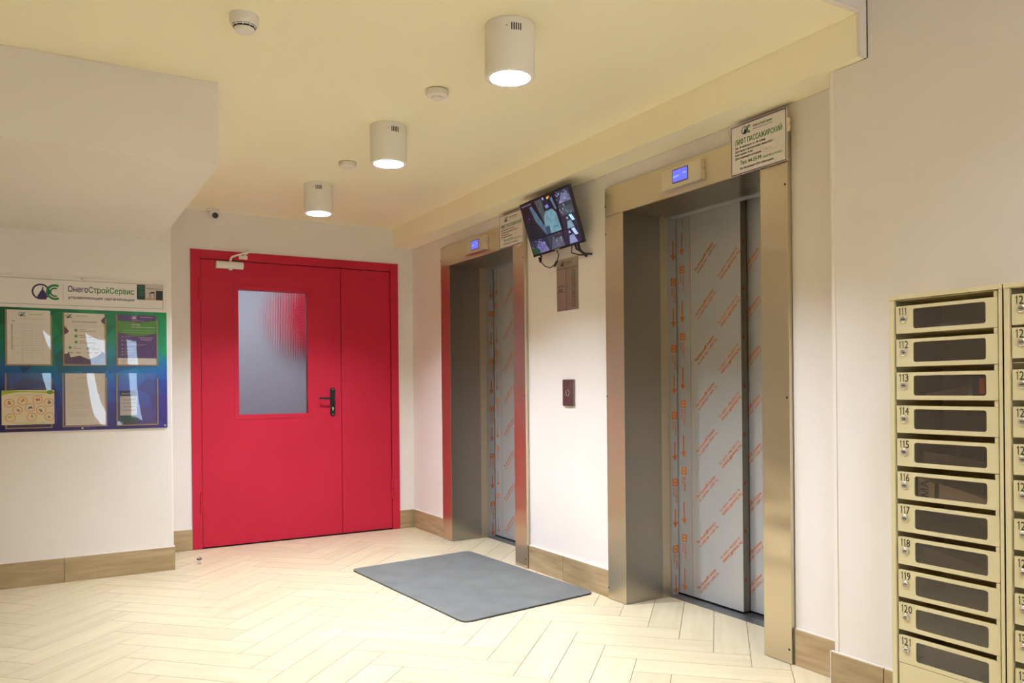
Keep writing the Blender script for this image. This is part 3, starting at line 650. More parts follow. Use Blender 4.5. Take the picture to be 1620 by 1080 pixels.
def small(x0, y0, x1, y1, base, hi, kind):
    w_, h_ = x1 - x0, y1 - y0
    spoly([(x0, y0), (x1, y0), (x1, y1), (x0, y1)], base, n1_)
    if kind == 0:    # street view : many little bright marks
        spoly([(x0 + .1 * w_, y1), (x0 + .4 * w_, y0 + .3 * h_), (x0 + .8 * w_, y0 + .25 * h_), (x1, y1)], tuple(.45 * c for c in hi), n2_)
        for i in range(26):
            x = x0 + rs.random() * w_ * .9; y = y0 + rs.random() * h_ * .9; s_ = .006 + .012 * rs.random()
            k = .3 + .9 * rs.random(); spoly([(x, y), (min(x1, x + s_ * 1.6), y - 0), (min(x1, x + s_ * 1.8), min(y1, y + s_ * 1.4)), (x, min(y1, y + s_ * 1.7))], tuple(c * k for c in hi), n3_)
    elif kind == 1:  # cabin floor with bright doorway
        spoly([(x0 + .25 * w_, y1), (x0 + .35 * w_, y0 + .45 * h_), (x0 + .6 * w_, y0 + .4 * h_), (x0 + .75 * w_, y1)], tuple(.7 * c for c in hi), n2_)
        spoly([(x0 + .55 * w_, y0 + .02 * h_), (x0 + .75 * w_, y0 + .02 * h_), (x0 + .88 * w_, y0 + .5 * h_), (x0 + .70 * w_, y0 + .5 * h_)], tuple(min(1, 1.8 * c) for c in hi), n3_)
        spoly([(x0 + .35 * w_, y0 + .15 * h_), (x0 + .45 * w_, y0 + .12 * h_), (x0 + .48 * w_, y0 + .28 * h_), (x0 + .36 * w_, y0 + .3 * h_)], tuple(1.1 * c for c in hi), n3_)
    else:
        spoly([(x0 + .1 * w_, y1), (x0 + .3 * w_, y0 + .35 * h_), (x0 + .9 * w_, y0 + .3 * h_), (x1, y1)], tuple(.35 * c for c in hi), n2_)
        for i in range(9):
            x = x0 + rs.random() * w_ * .85; y = y0 + rs.random() * h_ * .8; kq = .3 + rs.random(); spoly([(x, y), (x + .02, y), (x + .02, y + .04), (x, y + .04)], tuple(c * kq for c in hi), n3_)
B1_ = (.020, .022, .045); HI = (.30, .33, .55)
small(.72, .01, .99, .24, B1_, HI, 0); small(.72, .25, .99, .47, (.03, .04, .055), (.16, .22, .27), 2); small(.72, .48, .99, .72, B1_, (.25, .42, .55), 1)
small(0, .73, .35, 1, (.02, .02, .04), (.28, .26, .60), 0); spoly([(0, .87), (.15, .90), (.15, 1), (0, 1)], (.01, .05, .02), n4_)
small(.36, .73, .67, 1, (.03, .035, .05), (.25, .27, .38), 2); small(.68, .73, .99, 1, B1_, (.30, .36, .62), 1)
SC.text('02-02-2024 10:58:11', ft, b_ + .02 * sw, .013 + .955 * sh, .006, w=.11, m=ms, col=(.5, .5, .6), n=.0012)
SC.build('screen', tv, label='lit screen split into camera views')
MB().fbox(ft, .25, .30, .002, .008, .0016, .0022, M['silver']).build('badge', tv)
MB().box(2.6555, 2.6688, 3.80, 3.95, 2.05, 2.20, M['black']).box(2.60, 2.656, 3.86, 3.90, 2.10, 2.14, M['black']).build('wall_bracket', tv)
mb = MB().tube([T(.055, .005, -.015), T(.06, -.012, -.015)], .006, M['black']).tube([T(.06, -.012, -.015), (2.625, 4.085, 1.915), (2.63, 4.05, 1.885), (2.635, 4.00, 1.870), (2.64, 3.95, 1.885), (2.64, 3.93, 1.905), (2.64, 3.915, 1.935), T(.25, .0, -.012)], .0035, M['black'], 6)
mb.tube([(2.64, 3.965, 1.875), (2.64, 3.935, 1.90)], .0075, M['black'], 8).tube([(2.622, 4.10, 1.945), (2.625, 4.092, 1.915)], .0075, M['black'], 8)
mb.build('power_cable', tv, smooth=True)
mb = MB().tube([T(.42, .02, -.03), (2.63, 3.72, 1.94), (2.645, 3.66, 1.905), (2.665, 3.62, 1.898)], .006, M['black'], 8).tube([T(.45, .02, -.03), (2.64, 3.70, 1.93), (2.65, 3.65, 1.89)], .008, M['black'], 8).tube([T(.40, .02, -.03), (2.63, 3.77, 1.925), (2.645, 3.71, 1.905), (2.66, 3.66, 1.90)], .004, M['black'], 8)
mb.build('signal_cables', tv, smooth=True)

# ------------------------------------------------------------------ notice board
nb = empty('notice_board', (.2, 5.536, 1.38), label='green and blue notice board with white header and plastic pockets', category='notice board')
f = LW(5.533)
L_ = -.62; Rr = .6915
MB().fbox(f, L_, Rr, .9175, 1.6545, -.0055, 0, M['board']).build('backing_panel', nb, label='green to blue faceted panel')
MB().fbox(f, L_, Rr + .003, 1.6552, 1.8505, -.0055, .0005, M['signwhite']).build('header_panel', nb)
n = .0012; mb = MB(); LC = (.10, .06, .10)
for q in ((L_ + .02, .672, 1.8285, 1.8305), (L_ + .02, .672, 1.6755, 1.6775), (.670, .672, 1.6755, 1.8305), (L_ + .02, L_ + .022, 1.6755, 1.8305), (.1130, .1142, 1.70, 1.808)): mb.quad(f, *q, n, M['print'], LC)
mb.build('border_print', nb)
mb = MB(); logo(mb, f, -.050, 1.706, .095, n); mb.build('logo', nb)
mb = MB(); mb.text('Онего', f, .139, 1.760, .036, w=.108, col=PURPLE, bold=.8, n=n); mb.text('СтройСервис', f, .250, 1.760, .036, w=.254, col=GREEN, bold=.8, n=n)
mb.text('управляющая организация', f, .139, 1.719, .0165, w=.367, col=PURPLE, bold=.8, n=n); mb.build('lettering', nb)
mb = MB(); pm = M['print']
mb.quad(f, .520, .567, 1.731, 1.826, n, pm, (.010, .045, .025)); mb.quad(f, .567, .6695, 1.731, 1.826, n, pm, (.55, .47, .41))
for k in range(7): mb.quad(f, .527 + .003 * (k % 3), .560, 1.812 - k * .009, 1.814 - k * .009, n + .0002, pm, (.12, .28, .18))
mb.quad(f, .567, .6695, 1.731, 1.742, n + .0001, pm, (.42, .31, .20)); mb.quad(f, .630, .6695, 1.733, 1.793, n + .0002, pm, (.012, .02, .018)); mb.quad(f, .575, .665, 1.801, 1.805, n + .0002, pm, (.25, .2, .19))
mb.poly(f, [(.590, 1.772), (.623, 1.774), (.623, 1.783), (.602, 1.784), (.599, 1.779), (.590, 1.777)], n + .0002, pm, (.03, .03, .035))
for x in (.592, .600, .615, .620): mb.poly(f, [(x, 1.772), (x + .003, 1.772), (x + .003 * (1 if x > .61 else -1) + .002, 1.738), (x + .003 * (1 if x > .61 else -1), 1.738)], n + .0002, pm, (.10, .06, .03))
mb.build('picture_print', nb, label='small picture of a table in a room')
for a, b in ((-.47, 1.842), (.214, 1.8435), (.683, 1.838), (-.47, .932), (.21, .930), (.6775, .932)): MB().lathe(P(f, a, b, 0), [(.0055, 0), (.0055, .002), (.003, .004), (.0001, .0045)], M['screw'], 12, axis=(0, -1, 0)).build('cap_screw', nb, smooth=True)
pockets = dict(p1=(-.178, .047, 1.316, 1.640), p2=(.116, .339, 1.317, 1.633), p3=(.407, .631, 1.319, 1.633), p4=(-.181, .045, .943, 1.266), p5=(.111, .339, .945, 1.266), p6=(.404, .631, .944, 1.266), p0=(-.46, -.235, 1.316, 1.640), p00=(-.46, -.235, .943, 1.266))
for key, (a0, a1, b0, b1) in pockets.items():
    pk = MB(); w = .0065
    pk.fbox(f, a0 - w, a0, b0 - w, b1, .0004, .006, M['brownstrip']).fbox(f, a1, a1 + w, b0 - w, b1 - .03, .0004, .006, M['brownstrip']).fbox(f, a0, a1, b0 - w, b0, .0004, .006, M['brownstrip'])
    po_ = pk.build('pocket', nb, label='ochre edged clear document pocket')
    # gently wavy clear front sheet
    s = MB(); NX, NZ_ = 10, 12; vs = []; ph = hash_ = sum(map(ord, key)) * 1.7
    for j in range(NZ_ + 1):
        for i in range(NX + 1):
            u, v = i / NX, j / NZ_; bul = .004 * math.sin(math.pi * u) * (.25 + .75 * v) + .0016 * math.sin(3.1 * u + 2.3 * v + ph) * math.sin(math.pi * u)
            vs.append(P(f, a0 + (a1 - a0) * u, b0 + (b1 - b0) * v, .0062 + max(0, bul)))
    s.add(vs, [(j * (NX + 1) + i, j * (NX + 1) + i + 1, (j + 1) * (NX + 1) + i + 1, (j + 1) * (NX + 1) + i) for j in range(NZ_) for i in range(NX)], M['sleeve'])
    s.build('clear_sleeve', po_, smooth=True)
def sheet(name, label, a0, a1, b0, b1, base, draw, n0=.002, tilt=0, **k):
    r = empty(name, P(f, (a0 + a1) / 2, b0, n0), label=label, category='paper', **k)
    MB().fbox(f, a0, a1, b0, b1, n0, n0 + .0008, M['print'], base).build('sheet', r)
    mb = MB(); draw(mb, n0 + .0012); mb.build('print', r); return r
PAP = (.70, .64, .56); LN = (.42, .37, .31)
def hdr(mb, n, x, z, c1=PURPLE, c2=GREEN, h=.024): logo(mb, f, x, z, h, n, c1, c2); mb.text('ОнегоСтройСервис', f, x + .052, z + .011, .006, w=.07, col=c2, n=n, bold=.5)
def dr1(mb, n):
    hdr(mb, n, -.118, 1.602)
    mb.text('График уборки', f, -.112, 1.585, .008, w=.085, col=(.35, .40, .25), n=n); mb.text('подъезда', f, -.112 + .09, 1.585, .008, w=.04, col=(.35, .40, .25), n=n)
    mb.text('Дом', f, -.153, 1.572, .006, col=INK, n=n, bold=1)
    mb.text('Лестничные площадки', f, -.149, 1.405, .007, w=.15, rot=math.pi / 2, col=INK, n=n, bold=1)
    for x in (-.145, -.10, -.05, .005): mb.quad(f, x, x + .001, 1.335, 1.56, n, pm, LN)
    for k in range(15): mb.quad(f, -.145 if k % 3 == 0 else -.10, .005, 1.558 - k * .0145, 1.559 - k * .0145, n, pm, LN)
def dr2(mb, n):
    a, b = .118, .336
    hdr(mb, n, .125, 1.600); mb.text('ДОРОГИЕ ЖИЛЬЦЫ ДОМА', f, .158, 1.574, .010, w=.135, col=(.2, .15, .18), bold=1, n=n)
    for k in range(2): mb.quad(f, .158, .300 - .01 * k, 1.558 - k * .010, 1.560 - k * .010, n, pm, (.5, .42, .38))
    for (x, z) in ((.180, 1.527), (.180, 1.491), (.180, 1.455), (.148, 1.421), (.246, 1.418)):
        mb.poly(f, [(x - .011, z), (x, z - .011), (x + .011, z), (x, z + .011)], n, pm, (.06, .28, .07))
        for q in range(2): mb.quad(f, x + .018, x + .018 + (.09 if z > 1.44 else .045) * (1 if q else .35), z + .004 - q * .010, z + .007 - q * .010, n, pm, (.25, .2, .22))
    V = (.10, .035, .13)
    mb.poly(f, [(a, 1.500), (a, 1.548), (a + .012, 1.540), (a + .024, 1.52), (a + .012, 1.505)][::-1], n, pm, V); mb.poly(f, [(b, 1.565), (b, 1.612), (b - .014, 1.6), (b - .020, 1.585)], n, pm, V)
    mb.poly(f, [(a, 1.56), (a + .016, 1.548), (a + .018, 1.54), (a, 1.549)][::-1], n, pm, (.45, .5, .12)); mb.poly(f, [(b, 1.55), (b - .016, 1.566), (b - .014, 1.57), (b, 1.556)], n, pm, (.45, .5, .12))
    mb.poly(f, [(a, 1.320), (b, 1.320), (b, 1.385), (.322, 1.400), (.312, 1.385), (.295, 1.372), (.25, 1.350), (.2, 1.372), (.15, 1.362), (.14, 1.40), (.134, 1.385), (a, 1.383)], n, pm, (.07, .03, .11))
    for x in (.140, .180, .238, .278): mb.text('офис', f, x, 1.388, .007, w=.026, col=INK, bold=.8, n=n + .0002)
def dr3(mb, n):
    a, b = .409, .629; WHT = (.55, .55, .60)
    mb.poly(f, [(a, 1.595), (a, 1.521), (.47, 1.508), (.52, 1.500), (.57, 1.505), (b, 1.517), (b, 1.60), (.53, 1.585)], n, pm, (.05, .24, .03))
    hdr(mb, n, .487, 1.606, WHT, WHT, .020); mb.text('управляющая организация', f, .49, 1.594, .005, w=.07, col=WHT, n=n + .0002)
    mb.text('Приём заявок', f, .486, 1.568, .008, w=.05, col=WHT, bold=.6, n=n + .0003); mb.text('через мобильное приложение', f, .486, 1.553, .008, w=.135, col=WHT, bold=.6, n=n + .0003)
    for k in range(2): mb.text('• доступно круглосуточно для всех', f, .436, 1.533 - k * .014, .006, w=.18, col=(.35, .5, .3), n=n + .0003)
    for k, (x1, z) in enumerate(((.50, 1.497), (.495, 1.475), (.57, 1.447), (.51, 1.422), (.505, 1.402), (.48, 1.386))):
        mb.quad(f, .430, .438, z - .007, z + .001, n + .0003, pm, (.28, .24, .42)); mb.quad(f, .446, x1, z, z + .002, n + .0003, pm, (.35, .32, .5)); mb.quad(f, .446, x1 - .02, z - .007, z - .0055, n + .0003, pm, (.35, .32, .5))
    for k in range(3): mb.quad(f, .525 + .008 * k, .612 - .005 * k, 1.490 - .009 * k, 1.493 - .009 * k, n + .0003, pm, (.42, .3, .45))
    mb.quad(f, a, b, 1.320, 1.360, n, pm, (.60, .55, .50)); mb.text('режим', f, .43, 1.345, .006, w=.025, col=INK, n=n + .0002); mb.text('работы', f, .43, 1.333, .006, w=.025, col=INK, n=n + .0002); mb.text('пн-пт', f, .475, 1.345, .006, w=.025, col=PURPLE, bold=.8, n=n + .0002)
def dr5(mb, n):
    mb.text('УВЕДОМЛЕНИЕ', f, .18, 1.235, .006, w=.06, col=(.2, .15, .13), n=n)
    for k in range(28):
        z = 1.222 - k * .0082
        if k in (7, 12, 17, 22): continue
        mb.quad(f, .128, .325 - (.05 if k % 6 == 5 else 0) - .004 * (k % 3), z, z + .0016, n, pm, (.46, .38, .32))
def dr6(mb, n):
    mb.quad(f, .419, .60, 1.122, 1.156, n, pm, (.012, .015, .07)); mb.text('Вниманию', f, .428, 1.134, .009, w=.05, col=(.35, .33, .4), bold=1, n=n + .0002)
    mb.quad(f, .419, .60, 1.002, 1.122, n, pm, (.52, .46, .42)); mb.quad(f, .419, .60, .952, 1.002, n, pm, (.01, .05, .05))
    for k in range(4): mb.quad(f, .436 - .005 * (k % 2), .53, 1.098 - .022 * k, 1.101 - .022 * k, n + .0002, pm, (.10, .08, .1))
def drc(mb, n):
    a0, a1, b0, b1 = -.205, .062, .961, 1.164
    mb.poly(f, [(a0, b1), (a0, b1 - .030), (a0 + .03, b1 - .020), (a0 + .08, b1 - .012), (a0 + .14, b1 - .012), (a1 - .03, b1 - .018), (a1, b1 - .02), (a1, b1 - .012), (a1 - .04, b1 - .009), (a0 + .12, b1 - .004), (a0 + .04, b1)][::-1], n, pm, (.33, .42, .03))
    mb.ring(f, a1 - .022, b1 - .013, .0005, .012, 0, 6.283, n + .0002, pm, (.14, .26, .02), 14, sa=1.5)
    mb.text('ЧТО МОЖНО СДАТЬ В КОНТЕЙНЕР', f, a0 + .055, b1 - .032, .006, w=.15, col=(.3, .3, .12), n=n + .0002)
    cols = [(.8, .25, .03), (.85, .3, .04), (.75, .15, .05), (.2, .2, .2), (.7, .3, .2), (.3, .3, .28), (.35, .3, .25), (.75, .6, .05), (.5, .5, .3), (.4, .5, .6)]
    for k, (x, z) in enumerate(((.038, .128), (.104, .140), (.181, .145), (.238, .128), (.078, .086), (.142, .100), (.198, .084), (.043, .042), (.150, .044), (.240, .044))):
        mb.ring(f, a0 + x, b0 + z, .0225, .0255, 0, 6.283, n, pm, (.55, .10, .07), 18); c = cols[k]; x0, z0 = a0 + x, b0 + z
        rr = random.Random(k)
        for q in range(5):
            t_ = rr.random() * 6.28; d_ = .010 * rr.random(); px_, pz_ = x0 + d_ * math.cos(t_), z0 + d_ * math.sin(t_); s_ = .004 + .005 * rr.random()
            mb.poly(f, [(px_ - s_, pz_ - s_ * .4), (px_ + s_, pz_ - s_ * .5), (px_ + s_ * .6, pz_ + s_ * .6), (px_ - s_ * .3, pz_ + s_)], n + .0001 * (q + 1), pm, c if q % 2 else tuple(.4 * v for v in c))
    mb.text('СПАСИБО, ЧТО СОРТИРУЕТЕ ОТХОДЫ', f, a0 + .05, b0 + .006, .006, w=.17, col=(.3, .3, .1), bold=.5, n=n)
sheet('paper', 'cleaning schedule sheet with empty table columns in the upper left pocket', -.176, .045, 1.318, 1.640, PAP, dr1)
sheet('paper', 'white leaflet with green diamonds and purple lower edge in the upper middle pocket', .118, .336, 1.319, 1.632, PAP, dr2)
sheet('paper', 'purple and green leaflet in the upper right pocket', .409, .629, 1.320, 1.633, (.065, .025, .17), dr3)
sheet('paper', 'plain typed letter in the lower middle pocket', .120, .337, .948, 1.264, (.62, .54, .47), dr5)
sheet('paper', 'small dark and white leaflet low in the lower right pocket', .419, .515, .952, 1.156, (.45, .4, .38), lambda mb, n: [mb.quad(f, .419, .515, 1.122, 1.156, n, pm, (.012, .015, .07)), mb.text('Вниманию', f, .428, 1.134, .009, w=.05, col=(.35, .33, .4), bold=1, n=n + .0002), mb.quad(f, .419, .515, .952, 1.002, n, pm, (.01, .05, .05))] + [mb.quad(f, .436 - .005 * (k % 2), .505, 1.098 - .022 * k, 1.101 - .022 * k, n + .0002, pm, (.10, .08, .1)) for k in range(4)])
sheet('card', 'recycling card with ten red circled drawings over the lower left pocket', -.205, .062, .961, 1.164, (.66, .56, .36), drc, n0=.021)

# ------------------------------------------------------------------ downlights
def downlight(loc, rot):
    r = empty('downlight', loc)
    R_, H_, ri, dp = .091, .190, .073, .079
    L = Vector(loc)
    MB().lathe(L, [(.0001, -.0005), (R_ - .002, -.0005), (R_ - .002, -.004), (R_, -.005), (R_, -H_ + .004), (R_ - .003, -H_), (ri, -H_), (ri, -H_ + .004), (ri - .014, -H_ + dp), (.0001, -H_ + dp)], M['lampbody'], 48).build('body', r, smooth=True, off=L)
    MB().cyl(L + Vector((0, 0, -H_ + dp - .006)), .040, .004, M['lamp'], seg=32).build('lamp_disc', r, off=L)
    mb = MB()
    for k in range(5):
        t_ = (k - 2) * .090; d_ = Vector((math.sin(t_), -math.cos(t_), 0)); e_ = Vector((d_.y, -d_.x, 0)); c = L + d_ * (R_ - .0008) + Vector((0, 0, -.0385))
        mb.add([c + e_ * s1 * .0022 + Vector((0, 0, s2 * .0125)) + d_ * s3 * .0014 for s3 in (-1, 1) for s1, s2 in ((-1, -1), (1, -1), (1, 1), (-1, 1))], [(3, 2, 1, 0), (4, 5, 6, 7), (0, 1, 5, 4), (1, 2, 6, 5), (2, 3, 7, 6), (3, 0, 4, 7)], M['dark'])
    t_ = -.37; d_ = Vector((math.sin(t_), -math.cos(t_), 0)); mb.cyl(L + d_ * (R_ - .0005) + Vector((0, 0, -.036)), .0022, .001, M['dark'], axis=d_, seg=8)
    vs_ = mb.build('vent_slots', r, off=L); vs_.rotation_euler = (0, 0, rot)
    return r
LAMP_Z = -.190 + .079 - .0085
spots = [((1.477, 2.497, ZC), 'downlight nearest the viewer with lit opening', .26 - .26), ((1.505, 3.746, ZC), 'middle of the three round white ceiling downlights', 0), ((1.535, 5.021, ZC), 'farthest downlight, above the front of the red door', 0)]
spots[0] = ((1.477, 2.497, ZC), 'white cylinder downlight nearest the viewer', 0)
def vent_rot(x, y, extra): return math.atan2(-x, y) * 1.0 + extra
p0 = downlight((1.477, 2.497, ZC), -math.atan2(1.477, 2.497) + .27)
tag(p0, 'large near white cylinder downlight, closest to the viewer', 'ceiling light', 'cylinder downlights on the yellow ceiling')
for (x, y, ex, lab) in ((1.505, 3.746, .37, 'middle white cylinder downlight of the row of three'), (1.535, 5.021, .02, 'farthest white cylinder downlight, in front of the red door')):
    c = copy_tree(p0); c.location = (x, y, ZC); c['label'] = lab
    for ch in c.children:
        if ch.name.startswith('vent'): ch.rotation_euler = (0, 0, -math.atan2(x, y) + ex)
extra = [(1.46, .70, ZH), (1.46, -.9, ZH)]
for k, (x, y, z) in enumerate(extra):
    c = copy_tree(p0); c.location = (x, y, z); c['label'] = ['white cylinder downlight on the higher ceiling ahead of the viewer', 'white cylinder downlight on the higher ceiling behind the viewer'][k]; c['group'] = 'cylinder downlights on the higher ceiling'
for k, (x, y, z) in enumerate([(1.477, 2.497, ZC), (1.505, 3.746, ZC), (1.535, 5.021, ZC)] + extra):
    l = bpy.data.lights.new('downlight_beam', 'AREA'); l.shape = 'DISK'; l.size = .08; l.energy = LAMP_POWER * (1 if k < 3 else (.3, .3)[k - 3]); l.color = LAMP_COLOR
    o = bpy.data.objects.new('downlight_beam', l); o.location = (x, y, z + LAMP_Z - .002); C.objects.link(o)

hl = empty('fill_lamp', (.9, -1.2, ZH), label='added warm fill lamp, unseen behind the viewer', category='ceiling light')  # unseen lamp added for warm frontal fill, dressed with a fixture
L = Vector((.9, -1.2, ZH)); MB().cyl(L + Vector((0, 0, -.05)), .24, .049, M['white'], seg=32).build('base', hl)
MB().cyl(L + Vector((0, 0, -.075)), .23, .024, emis('added fill lamp glow', (1, .84, .58), 6), seg=32).build('diffuser', hl)
l = bpy.data.lights.new('fill_lamp_light', 'AREA'); l.shape = 'DISK'; l.size = .44; l.energy = WARM_FILL_POWER; l.color = (1.0, .84, .56)
o = bpy.data.objects.new('fill_lamp_light', l); o.location = (.9, -1.2, ZH - .08); C.objects.link(o)

# ------------------------------------------------------------------ detectors and camera
def detector(loc):
    r = empty('smoke_detector', loc); L = Vector(loc)
    MB().lathe(L, [(.0001, -.0005), (.050, -.0005), (.050, -.012), (.0495, -.014), (.0495, -.020), (.046, -.032), (.042, -.036)], M['white'], 36).lathe(L, [(.040, -.037), (.0385, -.040)], M['white'], 36).lathe(L, [(.0365, -.042), (.032, -.054), (.018, -.060), (.0001, -.061)], M['white'], 36).build('body', r, smooth=True, off=L)
    MB().lathe(L, [(.0405, -.033), (.0395, -.037), (.037, -.039), (.036, -.045), (.001, -.045)], M['dark'], 36).build('vent_gap', r, smooth=True, off=L)
    mb = MB()
    for k in range(10):
        t_ = 2 * math.pi * k / 10; d_ = Vector((math.cos(t_), math.sin(t_), 0)); mb.tube([L + d_ * .0418 + Vector((0, 0, -.0355)), L + d_ * .0365 + Vector((0, 0, -.043))], .0013, M['white'], 5)
    mb.build('vent_ribs', r, off=L); return r
sd = detector((.623, 2.888, ZC)); tag(sd, 'smoke detector at the upper left with dark vent lines', 'smoke detector')
def flatdet(loc):
    r = empty('smoke_detector', loc); L = Vector(loc)
    MB().lathe(L, [(.0001, -.0005), (.050, -.0005), (.050, -.020), (.047, -.026), (.030, -.031), (.026, -.031), (.024, -.038), (.016, -.041), (.0001, -.041)], M['white'], 36).build('body', r, smooth=True, off=L)
    MB().lathe(L, [(.0505, -.001), (.0505, -.003)], M['dark'], 36).build('base_gap', r, off=L)
    return r
s2_ = flatdet((1.513, 3.19, ZC)); tag(s2_, 'flat white smoke detector between the near and middle downlights', 'smoke detector', 'flat smoke detectors')
c = copy_tree(s2_); c.location = (1.537, 4.459, ZC); c['label'] = 'flat white smoke detector between the middle and far downlights'
cr = empty('security_camera', (1.082, 6.06, ZC), label='small white dome camera at the ceiling above the red door', category='camera')
L = Vector((1.075, 6.07, ZC)); MB().lathe(L, [(.0001, -.0005), (.046, -.0005), (.047, -.010), (.044, -.022), (.040, -.024), (.0001, -.024)], M['white'], 28).build('base', cr, smooth=True)
c0 = Vector((1.083, 6.045, ZC - .045)); prof = [(.036 * math.sin(math.radians(a)) + .0001, -.036 * math.cos(math.radians(a))) for a in range(0, 181, 15)]
MB().lathe(c0, prof, M['white'], 24).build('eyeball', cr, smooth=True)
dl = (Vector((-.02, -.82, -.28))).normalized()
MB().lathe(c0 + dl * .030, [(.021, -.004), (.021, .006), (.0185, .010), (.0001, .013)], M['black'], 24, axis=dl).build('lens', cr, smooth=True)

# ------------------------------------------------------------------ mat and door stop
mt = [Vector((1.682, 4.885, 0)), Vector((2.575, 4.985, 0)), Vector((2.643, 3.597, 0)), Vector((1.768, 3.478, 0))]
def rounded(poly, r, k=5):
    out = []; n_ = len(poly)
    for i in range(n_):
        p, a, b = poly[i], poly[i - 1], poly[(i + 1) % n_]; da = (a - p).normalized(); db = (b - p).normalized(); s_ = p + da * r; e_ = p + db * r
        for j in range(k + 1): t_ = j / k; out.append((1 - t_) ** 2 * s_ + 2 * t_ * (1 - t_) * p + t_ * t_ * e_)
    return out
rp = rounded(mt, .05); ff = fr((0, 0, .0), (1, 0, 0), (0, 1, 0))
dm = empty('doormat', (2.17, 4.23, 0), label='grey rubber mat lying on the floor before the left lift', category='mat')
pts = [(p.x, p.y) for p in rp][::-1]
MB().prism(ff, pts, .004, .0095, M['mat']).build('top_layer', dm)
cx, cy = 2.17, 4.23
MB().prism(ff, [(cx + (x - cx) * .998, cy + (y - cy) * .998) for x, y in pts], .0005, .004, M['blackmatte']).build('rubber_underlay', dm)
mb = MB(); a, b = mt[2] + Vector((-.03, -.005, 0)), mt[3] + Vector((.04, .006, 0)); nn = 70
for i in range(nn):
    p = a.lerp(b, (i + .5) / nn); d_ = (b - a).normalized() * .004; o_ = Vector((0, -.0035, 0)); mb.add([p - d_ + o_ + Vector((0, 0, z)) for z in (.0008, .005)] + [p + d_ + o_ + Vector((0, 0, z)) for z in (.0008, .005)] + [p - d_ - o_ + Vector((0, 0, z)) for z in (.0008, .005)] + [p + d_ - o_ + Vector((0, 0, z)) for z in (.0008, .005)], [(0, 2, 3, 1), (4, 5, 7, 6), (1, 3, 7, 5), (0, 1, 5, 4), (2, 6, 7, 3)], M['blackmatte'])
mb.build('edge_ridges', dm, kind='stuff')
ds = empty('door_stop', (.890, 5.619, 0), label='small chrome door stop with black ring beside the red door', category='door stop')
MB().lathe((.89, 5.619, 0), [(.0001, .0), (.013, .0), (.013, .003), (.0095, .006), (.0095, .030), (.0001, .030)], M['screw'], 20).build('post', ds, smooth=True)
MB().lathe((.89, 5.619, 0), [(.0001, .030), (.0145, .030), (.017, .034), (.0145, .038), (.0001, .038)], M['blackmatte'], 20).build('rubber_ring', ds, smooth=True)
MB().lathe((.89, 5.619, 0), [(.014, .038), (.012, .043), (.006, .046), (.0001, .0465)], M['screw'], 20).build('cap', ds, smooth=True)

